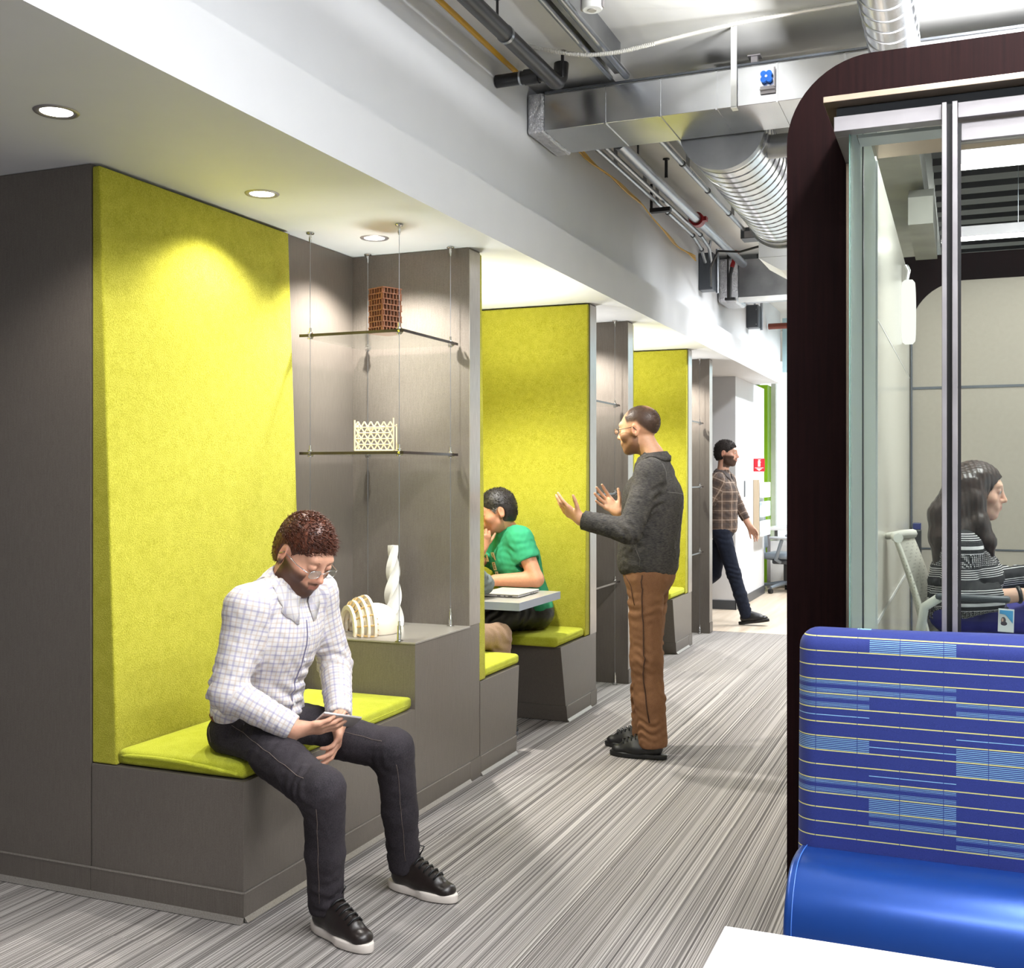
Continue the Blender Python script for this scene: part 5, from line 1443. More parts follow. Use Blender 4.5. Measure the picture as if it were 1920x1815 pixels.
    for s_, sg in (('R', -1), ('L', 1)):
        hp, kn, an = J['hip'+s_], J['kn'+s_], J['an'+s_]
        P_.cap(hp+V3(-.01, 0, .0), kn+V3(-.02, 0, -.008), .092, .066, .05)
        P_.cap(kn, kn*.45+an*.55, .067, .060, .03); P_.cap(kn*.45+an*.55, an+V3(0, 0, .0), .059, .056, .02)
        th = nrm(kn-hp); sn = nrm(an-kn)
        P_.folds(kn+V3(-.05, 0, -.03), th-sn, .14, .007, .045, 1.0+sg)
        P_.folds(hp+th*.22, th, .16, .0045, .045, .4+sg)
        P_.folds(an+V3(0, 0, .06), sn, .12, .006, .05, 2+sg)
        P_.folds(hp+V3(.05, 0, .03), th+V3(0, .4*sg, .3), .15, .007, .045, 2+sg)
        P_.cut(an+V3(0, 0, -.03), V3(0, 0, -1), .1)
    P_.cut(V3(-2.235, 3.165, .5165), V3(0, 0, -1), .26)
    P_.rough(.0008, .045, 2)
    P_.cut(pel+A @ V3(0, 0, .035), A[:, 2]-A[:, 0]*.25, .28)
    jn, _, _ = solid_obj('jeans', P_, M['denim'], o)
    bj = BVHTree.FromPolygons([v.co for v in jn.data.vertices], [p.vertices for p in jn.data.polygons])
    def sj(p): r_ = bj.find_nearest(Vector(p)); return r_[0]+r_[1]*.0006
    thr = plain('jeans_thread', (112, 98, 90), .8)
    for s_ in 'RL':
        hp, kn, an = J['hip'+s_], J['kn'+s_], J['an'+s_]; th = nrm(kn-hp); side = nrm(np.cross(th, V3(0, 0, 1)))
        pts = [sj(hp+(kn-hp)*f+(V3(0, 0, .5)+side*.8)*.12) for f in np.linspace(.1, .95, 14)]
        pts += [sj(kn+(an-kn)*f+(V3(.5, 0, 0)+side*.8)*.1) for f in np.linspace(.12, .95, 14)]
        ob('seam_stitching', MB().tube(pts, .0009, 5), thr, jn, 180)
    ob('pocket_stitching', MB().tube([sj(pel+A @ V3(-.12+.012*i, -.25, -.0-.013*i)) for i in range(7)], .0011, 5), thr, jn, 180)
    ob('belt', MB().tube([Vector(pel+A @ V3(.128*math.cos(a), .178*math.sin(a), .022+.02*math.cos(a))) for a in [i*PI/10+.6*PI for i in range(9)]], .014, 8), plain('tan_belt', (120, 70, 40), .5), jn, 180)
    for s_ in 'RL':
        an, d = J['an'+s_], J['ft'+s_]
        shoe(o, (an[0]-d[0]*.055, an[1]-d[1]*.055, .0015), d, M['leather_blk'], M['sole_white'], 1.03)
    # wristband, ring
    fa = nrm(J['wrL']-J['elL']); c = J['wrL']+fa*.012; e1 = nrm(np.cross(fa, V3(0, 0, 1))); e2 = np.cross(fa, e1)
    w_ = MB()
    for q in (-.009, -.003, .003, .009):
        w_.tube([Vector(c+fa*q+(e1*math.cos(a)*1.08+e2*math.sin(a)*.9)*.031) for a in [i*PI/12 for i in range(24)]], .004, 6, closed=True)
    ob('wristband', w_, plain('dark_wristband', (62, 50, 44), .3), o, 180)
    # phone held in the right hand
    hd_ = J['handR']; d = nrm(np.array(hd_['d'])); n_ = np.array(hd_['n']); n_ = nrm(n_-d*(n_ @ d)); t_ = np.cross(d, n_)*hd_['side']
    tp = J['tipsR']
    return o, J, (d, n_, t_)
manA, JA, (hd_d, hd_n, hd_t) = man_bench()
ctr = JA['wrR']+hd_d*.142+hd_n*.0235+hd_t*.004
ph_dir = nrm(hd_d*.9+hd_t*.42); ph_n = hd_n; ph_w = np.cross(ph_dir, ph_n)*1.0; ph_w = np.cross(ph_n, ph_dir)
Mp = Matrix([[ph_w[0], ph_dir[0], ph_n[0], ctr[0]], [ph_w[1], ph_dir[1], ph_n[1], ctr[1]], [ph_w[2], ph_dir[2], ph_n[2], ctr[2]], [0, 0, 0, 1]])
phn = thing('smartphone', 'slim silver smartphone in the right hand of the seated man', 'phone', None, tuple(ctr))
Lp = Matrix.Translation(-Vector(ctr)) @ Mp
ob('case', MB().box(-.034, .034, -.07, .07, -.004, .004, .003, 3, Lp), plain('silver_phone', (196, 190, 190), .25, .5), phn, 60)
ob('screen', MB().box(-.031, .031, -.062, .062, .0041, .0046, 0, 2, Lp), plain('phone_screen', (60, 66, 76), .08), phn)
ob('side_button', MB().box(.0341, .0352, .01, .03, -.001, .001, 0, 2, Lp), M['chrome'], phn)
# ------------------------------------------------------------------ helpers for clothing
def trousers(parent, name, J, A, mat, thigh=.088, knee=.068, cuff=.062, hem=.0, top=.03, h=.0055, fa=1.0, seat=None, pr=(.125, .175, .11)):
    lo = np.minimum.reduce([J['anR'], J['anL'], J['knR'], J['knL'], J['pel']])-.22; hi = np.maximum.reduce([J['anR'], J['anL'], J['knR'], J['knL'], J['pel']])+.25
    P_ = Solid(lo, hi, h)
    P_.ell(J['pel']+A @ V3(-.012, 0, -.02), V3(*pr), A, .03)
    for s_, sg in (('R', -1), ('L', 1)):
        hp, kn, an = J['hip'+s_], J['kn'+s_], J['an'+s_]; th = nrm(kn-hp); sn = nrm(an-kn)
        P_.cap(hp, kn, thigh, knee, .04); mid = (kn+an)/2
        P_.cap(kn, mid, knee, (knee+cuff)/2, .03); P_.cap(mid, an, (knee+cuff)/2, cuff, .02)
        P_.folds(kn-A[:, 0]*.03, (th-sn) if np.linalg.norm(th-sn) > .4 else th, .17, .007*fa, .05, 1+sg)
        P_.folds(kn*.5+an*.5, nrm(sn+A[:, 1]*.3), .16, .005*fa, .06, 2.3+sg)
        P_.folds(an-sn*.07, sn, .12, .0075*fa, .042, .3+sg)
        P_.folds(hp+th*.10, nrm(th+A[:, 1]*sg*.6), .17, .006*fa, .06, .7+sg)
        P_.cut(an+sn*hem, sn, .1)
    if seat is not None: P_.cut(V3(J['pel'][0], J['pel'][1], seat), V3(0, 0, -1), .24)
    P_.rough(.0009, .05, 3)
    if 'seat' in J: P_.cut(J['pel']+A @ V3(-.05, 0, top+.05), A[:, 2]-A[:, 0]*.6, .17)
    else: P_.cut(J['pel']+A @ V3(0, 0, top), A[:, 2], .26)
    o, _, _ = solid_obj(name, P_, mat, parent); return o
def upper(parent, name, J, A, mat, hem=0.0, chest=(.125, .18, .16), belly=.13, sleeve=(.06, .054, .042), sl_end=1.0, neck_r=.064, neck_cut=(.004, .45), h=.0055, fa=1.0, attrs=None, hem_r=(.14, .18), extra=None, short=False):
    mid = (J['shL']+J['shR'])/2; pel = J['pel']
    pts = np.array([pel, mid, J['elR'], J['elL'], J['wrR'], J['wrL'], J['shL'], J['shR'], J['neck']])
    T = Solid(pts.min(0)-.24, pts.max(0)+.24, h)
    T.ell(pel+A @ V3(0, 0, hem+.06), V3(hem_r[0], hem_r[1], .12), A, .04)
    T.cap(pel+A @ V3(.0, 0, .12), mid-A @ V3(0, 0, .15), belly, belly, .05)
    T.cap(pel+A @ V3(.0, .05, .12), mid-A @ V3(0, -.05, .15), belly*.93, belly*.93, .05); T.cap(pel+A @ V3(.0, -.05, .12), mid-A @ V3(0, .05, .15), belly*.93, belly*.93, .05)
    T.ell(mid-A @ V3(0, 0, .13), V3(*chest), A, .05)
    T.cap(J['shR']+A @ V3(0, .03, -.014), J['shL']+A @ V3(0, -.03, -.014), .056, .056, .06)
    T.cap(mid+A @ V3(-.012, 0, .0), J['neck']-A @ V3(0, 0, .015), .075, neck_r, .04)
    for s_ in 'RL': T.cap(J['neck']-A @ V3(.012, 0, .03), J['sh'+s_]+A @ V3(0, 0, -.003), .052, .050, .05)
    for s_ in 'RL':
        sh, e_, w_ = J['sh'+s_], J['el'+s_], J['wr'+s_]; ua = nrm(sh-e_); f_ = nrm(w_-e_)
        if short:
            q = e_+(sh-e_)*sl_end; T.chain([sh-A[:, 2]*.014, q], [sleeve[0], sleeve[1]], .06)
            T.folds(sh*.5+q*.5, nrm(ua+A[:, 1]*.7), .13, .005*fa, .05, 1.2); T.cut(q+ua*.012, -ua, .085)
        else:
            q = e_+(w_-e_)*sl_end
            T.chain([sh-A[:, 2]*.014, e_], [sleeve[0], sleeve[1]], .06); T.chain([e_, q], [sleeve[1], sleeve[2]], .02)
            T.folds(e_, ua-f_, .15, .0075*fa, .042, 1.3); T.folds(e_*.4+q*.6, f_, .12, .005*fa, .035, .6)
            T.folds(sh-A @ V3(0, 0, .11), nrm(ua+A[:, 1]*.8), .15, .005*fa, .06, 2.0); T.cut(q-f_*.004, f_, .07)
    T.folds(pel+A @ V3(.05, 0, .14), A[:, 2]+A[:, 1]*.3, .24, .007*fa, .06, .4); T.folds(mid-A @ V3(.05, .08, .2), A[:, 1]+A[:, 2]*.4, .22, .005*fa, .07, 1.7)
    T.folds(pel+A @ V3(-.06, -.1, .1), A[:, 2]*.8+A[:, 1]*.4, .22, .006*fa, .065, 2.9)
    T.rough(.0012, .05, 5)
    if 'seat' in J: T.cut(V3(pel[0], pel[1], J['seat']-.007), V3(0, 0, -1), .4)
    if extra: extra(T)
    T.cut(pel+A @ V3(0, 0, hem), -A[:, 2], .30); T.cut(J['neck']+A @ V3(0, 0, neck_cut[0]), A[:, 2]-A[:, 0]*neck_cut[1], .085)
    o, _, _ = solid_obj(name, T, mat, parent, attrs); return o
def arm_bones(J, A):
    mid = (J['shL']+J['shR'])/2; pel = J['pel']
    return [(pel-A @ V3(0, 0, .1), mid+A @ V3(0, 0, .06), .14, A[:, 0])]+[(J[a+s_], J[b+s_], .05, A[:, 0]) for s_ in 'RL' for a, b in (('sh', 'el'), ('el', 'wr'))]

# ------------------------------------------------------------------ standing man
def man_standing():
    J = dict(pel=V3(-1.505, 5.515, .955), hipR=V3(-1.505, 5.605, .90), hipL=V3(-1.49, 5.425, .90), knR=V3(-1.535, 5.60, .50), knL=V3(-1.485, 5.425, .50),
             anR=V3(-1.535, 5.60, .09), anL=V3(-1.452, 5.43, .09), shR=V3(-1.485, 5.70, 1.45), shL=V3(-1.445, 5.335, 1.45), neck=V3(-1.475, 5.518, 1.532),
             elR=V3(-1.49, 5.80, 1.165), elL=V3(-1.515, 5.225, 1.16), wrR=V3(-1.70, 5.665, 1.235), wrL=V3(-1.765, 5.215, 1.215),
             ftR=V3(-1, .04, 0), ftL=V3(-1, .0, 0), head=V3(-1.548, 5.52, 1.672), HF=frame(172, 6, 0), hs=1.02)
    J['handL'] = dict(d=(-.84, .05, .50), n=(.30, .80, .52), side=-1, curls=[(8, 10, 6), (10, 12, 8), (14, 14, 10), (18, 16, 10)], spread=8, thumb=(62, 10))
    J['handR'] = dict(d=(-.74, -.10, .62), n=(-.10, -.80, .55), side=1, curls=[(10, 14, 8), (12, 16, 10), (16, 18, 10), (20, 20, 12)], spread=9, thumb=(55, 12))
    S = body_solid(J, .0045)
    def buzz(x, y, z):
        line = .050-.06*np.clip(x-.02, -.1, .1)
        d = (z-(.035+np.clip(x-.035, 0, .1)*1.9-np.clip(-x-.02, 0, .1)*1.15))
        m = 1/(1+np.exp(-d*260)); m *= 1-.75*np.exp(-((x+.06)**2+y**2)/.026**2)*(z > .08)
        m *= 1-.55*np.exp(-((x-.055)**2)/.022**2)*(z > .07)
        return m*.93
    tone = tone_fn((214, 164, 132), J['head'], J['HF'], J['hs'], .74, (88, 54, 36), hairline=None)
    def tone2(V):
        q = ((V-J['head']) @ J['HF'])/J['hs']; col = tone(V); m = (buzz(q[:, 0], q[:, 1], q[:, 2])*(np.linalg.norm(q, axis=1) < .17)*(np.abs(q[:, 1]) < .079))[:, None]
        return col*(1-m)+np.array(srgb(40, 26, 20))*m
    o, V_, F_ = solid_obj('person', S, M['skin'], None, {'tone': tone2}, label='standing man in a charcoal shirt and brown trousers gesturing with both hands', cat='person')
    A = limb_axes(J); hd, HF, hs = J['head'], J['HF'], J['hs']
    hm = hair_mat('dark_brown_crop', (40, 26, 20), (64, 42, 32), .6)
    tufts(o, 'hair', V_, hd, HF, hs, hm, 4200, .0048, .0007, lambda q: np.array([-.2, 0, -.5]), lambda l: (buzz(l[:, 0], l[:, 1], l[:, 2]) > .75) & (np.linalg.norm(l-np.array([-.014, 0, .034]), axis=1) < .125) & (np.abs(l[:, 1]) < .077) & (np.linalg.norm(l, axis=1) < .15), 8, .3, .5)
    brows(o, hd, HF, hs, hm, .0034); eyes(o, hd, HF, hs); glasses(o, hd+HF @ V3(.006, 0, -.002), HF, hs, M['iron'])
    hz = weave('charcoal_heather', (40, 40, 42), (84, 80, 76), (.25, .25, 1), 260, .9)
    sh = upper(o, 'shirt', J, A, hz, hem=-.035, chest=(.13, .185, .16), belly=.145, sleeve=(.066, .062, .048), sl_end=.97, hem_r=(.155, .19), h=.005)
    collar(sh, J['neck']-A @ V3(.0, 0, .018), A @ frame(0, 12), .072, hz, .036, .05, 22, .03)
    th_ = plain('grey_stitching', (128, 124, 120), .8); m = MB()
    mid = (J['shL']+J['shR'])/2
    def back(y, z, off=.003):
        x = -.133*math.sqrt(max(.02, 1-(y/.2)**2))-.003 if z < -.06 else -.11*math.sqrt(max(.02, 1-(y/.21)**2))
        return Vector(mid+A @ V3(x-off, y, z))
    shv, shf = None, None
    from mathutils.bvhtree import BVHTree
    bvh = BVHTree.FromPolygons([v.co for v in sh.data.vertices], [p.vertices for p in sh.data.polygons])
    def snap(p, off=.0015):
        r_ = bvh.find_nearest(p); return r_[0]+r_[1]*off
    def ray(p):
        r_ = bvh.ray_cast(Vector(p), Vector(A[:, 0])); return r_[0]+r_[1]*.0015 if r_[0] is not None else None
    m.tube([p for p in [ray(mid+A @ V3(-.5, y, -.10+.03*abs(y)*2)) for y in [-.15+.03*i for i in range(11)]] if p], .0016, 5)
    ob('yoke_seam', m, th_, sh, 180)
    ob('back_seam', MB().tube([p for p in [ray(mid+A @ V3(-.5, .0, -.11-.04*i)) for i in range(11)] if p], .0014, 5), th_, sh, 180)
    e_, s0 = J['elL'], J['shL']
    ob('armhole_seam', MB().tube([snap(Vector(s0+A @ V3(.09*math.cos(a), -.028-.01*math.cos(a), .09*math.sin(a)))) for a in [R(-50+28*i) for i in range(10)]], .0015, 5), th_, sh, 180)
    ob('side_seam', MB().tube([snap(Vector(J['pel']+A @ V3(.02, .25, .02+.035*i))) for i in range(8)], .0014, 5), th_, sh, 180)
    tr = trousers(o, 'trousers', J, A, weave('brown_corduroy', (112, 78, 54), (138, 100, 72), (1, 1, .6), 520, .85, .15), .093, .080, .074, .03, .02, .0055, 1.7, None, (.135, .18, .12))
    bv2 = BVHTree.FromPolygons([v.co for v in tr.data.vertices], [p.vertices for p in tr.data.polygons])
    def sn2(p): r_ = bv2.find_nearest(p); return r_[0]+r_[1]*.0012
    L_ = [J['pel']+A @ V3(.0, .25, -.01), J['hipL']+A @ V3(.0, .2, -.08), J['knL']+A @ V3(0, .2, .1), J['knL']+A @ V3(0, .2, -.1), J['anL']+A @ V3(-.0, .2, .05)]
    ln = []
    for a, b_ in zip(L_, L_[1:]): ln += [sn2(Vector(a).lerp(Vector(b_), q/5)) for q in range(5)]
    ob('outseam', MB().tube(ln, .0034, 6), plain('dark_brown_seam', (66, 42, 28), .9), tr, 180)
    ob('pocket_seam', MB().tube([sn2(Vector(J['pel']+A @ V3(.16-.012*i, .12+.03*i, .0-.018*i-.002*i*i))) for i in range(7)], .0018, 5), plain('dark_brown_seam', (66, 42, 28), .9), tr, 180)
    for s_ in 'RL':
        an, d = J['an'+s_], J['ft'+s_]
        shoe(o, (an[0]-d[0]*.058, an[1]-d[1]*.058, .0015), d, M['black'], M['black'], 1.06, True, 0, .024)
man_standing()

# ------------------------------------------------------------------ man in the green T-shirt
def man_green():
    J = dict(pel=V3(-2.42, 6.18, .615), hipR=V3(-2.49, 6.24, .61), hipL=V3(-2.36, 6.12, .61), knL=V3(-2.56, 5.78, .60), knR=V3(-2.70, 5.83, .60), anL=V3(-2.55, 5.80, .09), anR=V3(-2.66, 5.85, .09),
             shL=V3(-2.42, 6.03, 1.07), shR=V3(-2.64, 6.24, 1.06), neck=V3(-2.535, 6.115, 1.115), head=V3(-2.572, 6.045, 1.222), HF=frame(212, 16, 0), hs=1.03,
             elL=V3(-2.305, 6.0, .828), wrL=V3(-2.545, 5.955, .818), elR=V3(-2.75, 5.97, .826), wrR=V3(-2.625, 5.925, 1.0), ftL=nrm(V3(-.3, -1, 0)), ftR=nrm(V3(-.3, -1, 0)), bulk=.94, seat=.528)
    J['handL'] = dict(d=(-.95, -.25, -.02), n=(0, 0, -1), side=-1, curls=[(10, 14, 10)]*4, thumb=(30, 10))
    J['handR'] = dict(d=(.30, -.05, .92), n=(-.55, .80, .2), side=-1, curls=[(62, 70, 40), (62, 72, 40), (64, 72, 40), (66, 72, 40)], spread=2, thumb=(35, 30))
    S = body_solid(J, .005, k=1.15)
    o, _, _ = solid_obj('person', S, M['skin'], None, {'tone': tone_fn((206, 148, 116), J['head'], J['HF'], J['hs'], .35, (50, 40, 36))}, label='seated man in a green T-shirt resting his chin on his hand at the booth table', cat='person')
    A = limb_axes(J); hm = hair_mat('black_hair', (16, 13, 13), (40, 34, 32))
    hr, HV = hair_cap(o, J['head'], J['HF'], J['hs'], hm, .008, .088, -.066, .030, h=.004, rough=.0012, top=.004)
    tufts(hr, 'curl', HV, J['head'], J['HF'], J['hs'], hm, 1500, .012, .0016, lambda q: np.array([.2, 0, .1]), lambda l: l[:, 2] > -.05, 9, 1.1, .5)
    loc = ((HV-J['head']) @ J['HF'])/J['hs']
    c = J['head']; HF = J['HF']; m = []
    sel = np.where((loc[:, 1] > .06) & (loc[:, 2] < .03) & (loc[:, 2] > -.03) & (loc[:, 0] > .0))[0]
    if len(sel): 
        rng = np.random.RandomState(2); sel = rng.choice(sel, 90)
        ob('grey_temple', strands(HV[sel], np.tile(HF @ V3(-.4, .5, -.7), (90, 1)), 3, .016, .0012, 2), plain('grey_hair', (130, 126, 122), .5), hr, 180)
    brows(o, c, HF, J['hs'], hm); eyes(o, c, HF, J['hs'])
    green = plain('green_jersey', (44, 150, 106), .85, var=.08, scale=14, bscale=500, bstr=.15)
    ts = upper(o, 't_shirt', J, A, green, hem=-.045, chest=(.13, .185, .16), belly=.125, sleeve=(.068, .068, .05), sl_end=.42, hem_r=(.145, .185), h=.0055, short=True)
    nk = J['neck']-A @ V3(0, 0, .004)
    ob('sleeve_hem', MB().tube([Vector(J['elL']+(J['shL']-J['elL'])*.47+np.cross(nrm(J['shL']-J['elL']), V3(1, 0, 0))*.069*math.cos(a)+np.cross(nrm(J['shL']-J['elL']), np.cross(nrm(J['shL']-J['elL']), V3(1, 0, 0)))*.069*math.sin(a)) for a in [i*PI/10 for i in range(20)]], .003, 6, closed=True), green, ts, 180)
    # printed letter squares on the chest
    mid = (J['shL']+J['shR'])/2
    from mathutils.bvhtree import BVHTree
    bvh = BVHTree.FromPolygons([v.co for v in ts.data.vertices], [p.vertices for p in ts.data.polygons])
    cream = plain('cream_print', (232, 224, 196), .8); dkp = plain('dark_print', (20, 46, 36), .8)
    right = -A[:, 1]; fwd = A[:, 0]; upv = A[:, 2]
    def place(txt, ix, iz, lm, tm):
        ctr = mid+fwd*.22+A[:, 1]*(ix*.056-.042)-upv*(.085+iz*.058)
        hit = bvh.ray_cast(Vector(ctr), Vector(-fwd))
        base = hit[0] if hit[0] is not None else Vector(mid+fwd*.14+A[:, 1]*(ix*.056-.042)-upv*(.085+iz*.058))
        base = base+Vector(fwd)*.0045; L1 = Vector(A[:, 1]); U = Vector(upv)
        g = lm.bm; q = [g.verts.new(base+L1*a*.025+U*b_*.025) for a, b_ in ((-1, -1), (1, -1), (1, 1), (-1, 1))]; g.faces.new(q)
        cu = bpy.data.curves.new('t', 'FONT'); cu.body = txt; cu.size = .048; cu.align_x = 'CENTER'; cu.align_y = 'CENTER'; cu.extrude = .0003
        ot = bpy.data.objects.new('t', cu); COL.objects.link(ot); bpy.context.view_layer.update()
        me = bpy.data.meshes.new_from_object(ot.evaluated_get(bpy.context.evaluated_depsgraph_get()))
        Mx = Matrix((( L1.x, U.x, fwd[0], base.x+fwd[0]*.001), (L1.y, U.y, fwd[1], base.y+fwd[1]*.001), (L1.z, U.z, fwd[2], base.z+fwd[2]*.001), (0, 0, 0, 1)))
        me.transform(Mx); tm.bm.from_mesh(me); bpy.data.objects.remove(ot); bpy.data.curves.remove(cu); bpy.data.meshes.remove(me)
    lm, tm = MB(), MB()
    for txt, ix, iz in (('I', 1, 0), ('E', 1, 1), ('A', 1, 2), ('T', 0, 0)): place(txt, ix, iz, lm, tm)
    lq = ob('printed_square', lm, cream, ts); ob('printed_letter', tm, dkp, lq)
    trousers(o, 'trousers', J, A, M['black'], .09, .072, .062, .02, .0, .006, 1, .522, (.13, .18, .10))
    for s_ in 'RL':
        an, d = J['an'+s_], J['ft'+s_]; shoe(o, (an[0]-d[0]*.055, an[1]-d[1]*.055, .0015), d, M['black'], M['dgrey'], 1.0, False)
man_green()

# ------------------------------------------------------------------ companion hidden behind the partition
def man_hidden():
    J = dict(pel=V3(-2.58, 5.025, .61), hipR=V3(-2.49, 5.03, .61), hipL=V3(-2.67, 5.03, .61), knR=V3(-2.285, 5.385, .578), knL=V3(-2.81, 5.44, .60), anR=V3(-2.30, 5.45, .09), anL=V3(-2.82, 5.46, .09),
             shR=V3(-2.46, 5.27, 1.01), shL=V3(-2.82, 5.29, 1.01), neck=V3(-2.64, 5.30, 1.08), head=V3(-2.65, 5.37, 1.20), HF=frame(95, 15, 0), hs=1.0,
             elR=V3(-2.415, 5.49, .842), wrR=V3(-2.63, 5.46, .835), elL=V3(-2.90, 5.52, .842), wrL=V3(-2.74, 5.57, .83), ftR=V3(0, 1, 0), ftL=V3(0, 1, 0), seat=.528)
    J['handR'] = dict(d=(-1, .1, 0), n=(0, 0, -1), side=1, curls=[(10, 12, 8)]*4, thumb=(30, 8)); J['handL'] = dict(d=(.9, .3, 0), n=(0, 0, -1), side=-1, curls=[(10, 12, 8)]*4, thumb=(30, 8))
    S = body_solid(J, .007)
    o, _, _ = solid_obj('person', S, M['skin'], None, {'tone': tone_fn((210, 160, 132), J['head'], J['HF'], 1)}, label='mostly hidden person across the booth table, grey sleeve and tan trouser knee showing', cat='person')
    A = limb_axes(J); hair_cap(o, J['head'], J['HF'], 1.0, hair_mat('brown_hair', (50, 36, 28), (80, 60, 46)), .008, h=.006)
    upper(o, 'sweater', J, A, weave('grey_knit', (84, 92, 92), (120, 128, 126), (1, 1, 1), 200), hem=-.04, h=.007, sl_end=.95)
    trousers(o, 'trousers', J, A, weave('tan_twill', (128, 104, 84), (156, 130, 108)), .085, .068, .06, .02, .02, .007, 1, .522)
    for s_ in 'RL':
        an, d = J['an'+s_], J['ft'+s_]; shoe(o, (an[0]-d[0]*.055, an[1]-d[1]*.055, .0015), d, M['black'], M['dgrey'], 1.0, False)
man_hidden()

# ------------------------------------------------------------------ man walking out of the side passage
def man_walking():
    J = dict(pel=V3(-2.17, 10.72, .93), hipR=V3(-2.16, 10.63, .89), hipL=V3(-2.18, 10.81, .89), knR=V3(-2.045, 10.64, .49), knL=V3(-2.27, 10.80, .47), anR=V3(-1.925, 10.65, .095), anL=V3(-2.55, 10.80, .21),
             shR=V3(-2.19, 10.54, 1.405), shL=V3(-2.15, 10.90, 1.405), neck=V3(-2.165, 10.72, 1.475), head=V3(-2.13, 10.715, 1.655), HF=frame(-4, 4, 0), hs=1.02,
             elR=V3(-2.30, 10.50, 1.13), wrR=V3(-2.27, 10.45, .89), elL=V3(-2.06, 10.94, 1.14), wrL=V3(-1.945, 10.92, .945), ftR=V3(1, 0, .2), ftL=V3(1, 0, -.5))
    J['handR'] = dict(d=(.15, 0, -1), n=(-.3, .9, 0), side=-1, curls=[(18, 24, 16)]*4, thumb=(30, 12)); J['handL'] = dict(d=(.62, -.1, -.75), n=(-.4, -.9, -.2), side=1, curls=[(16, 20, 12)]*4, thumb=(35, 12))
    S = body_solid(J, .0062)
    o, _, _ = solid_obj('person', S, M['skin'], None, {'tone': tone_fn((212, 164, 140), J['head'], J['HF'], J['hs'], .9, (40, 28, 24))}, label='bearded man in a plaid shirt walking out past the far niche', cat='person')
    A = limb_axes(J); hm = hair_mat('dark_hair', (26, 20, 18), (50, 40, 36), .75); hr, HV = hair_cap(o, J['head'], J['HF'], J['hs'], hm, .007, .078, -.062, .034, h=.004)
    tufts(hr, 'tuft', HV, J['head'], J['HF'], J['hs'], hm, 1500, .014, .0022, lambda q: np.array([-.3, 0, .2]), lambda l: l[:, 2] > -.05, 4, .6, .5)
    brows(o, J['head'], J['HF'], J['hs'], hm); eyes(o, J['head'], J['HF'], J['hs'])
    t = NT('brown_plaid'); a = t.n('ShaderNodeAttribute', attribute_name='pat'); sp = t.n('ShaderNodeSeparateXYZ'); t.l(a.outputs['Vector'], sp.inputs[0])
    def bd(v, p_, w_, o_): return t.math('LESS_THAN', t.math('ABSOLUTE', t.math('SUBTRACT', t.math('FRACT', t.math('ADD', t.math('DIVIDE', v, p_), o_)), .5)), w_)
    col = t.mix(t.math('MULTIPLY', bd(sp.outputs[0], .09, .2, 0), .5), srgb(98, 80, 68), srgb(54, 46, 46)); col = t.mix(t.math('MULTIPLY', bd(sp.outputs[1], .09, .2, 0), .5), col, srgb(54, 46, 46))
    col = t.mix(t.math('MULTIPLY', bd(sp.outputs[0], .09, .06, .5), .5), col, srgb(176, 156, 140)); col = t.mix(t.math('MULTIPLY', bd(sp.outputs[1], .09, .06, .5), .5), col, srgb(176, 156, 140))
    pm = t.bsdf(col, .85)
    sh = upper(o, 'plaid_shirt', J, A, pm, hem=-.05, attrs={'pat': pat_fn(arm_bones(J, A))}, h=.0065, sl_end=.72, hem_r=(.14, .185))
    collar(sh, J['neck']-A @ V3(.0, 0, .02), A @ frame(0, 14), .07, plain('grey_collar', (84, 76, 74), .8), .034, .05, 22, .03)
    trousers(o, 'jeans', J, A, weave('navy_denim', (18, 22, 34), (38, 44, 60)), .088, .066, .058, .03, .02, .0065)
    shoe(o, (J['anR'][0]-.06, J['anR'][1], .0015), (1, 0, 0), M['black'], M['black'], 1.05, False, 9)
    shoe(o, (J['anL'][0]-.02, J['anL'][1], .115), (1, 0, 0), M['black'], M['black'], 1.05, False, -28)
man_walking()

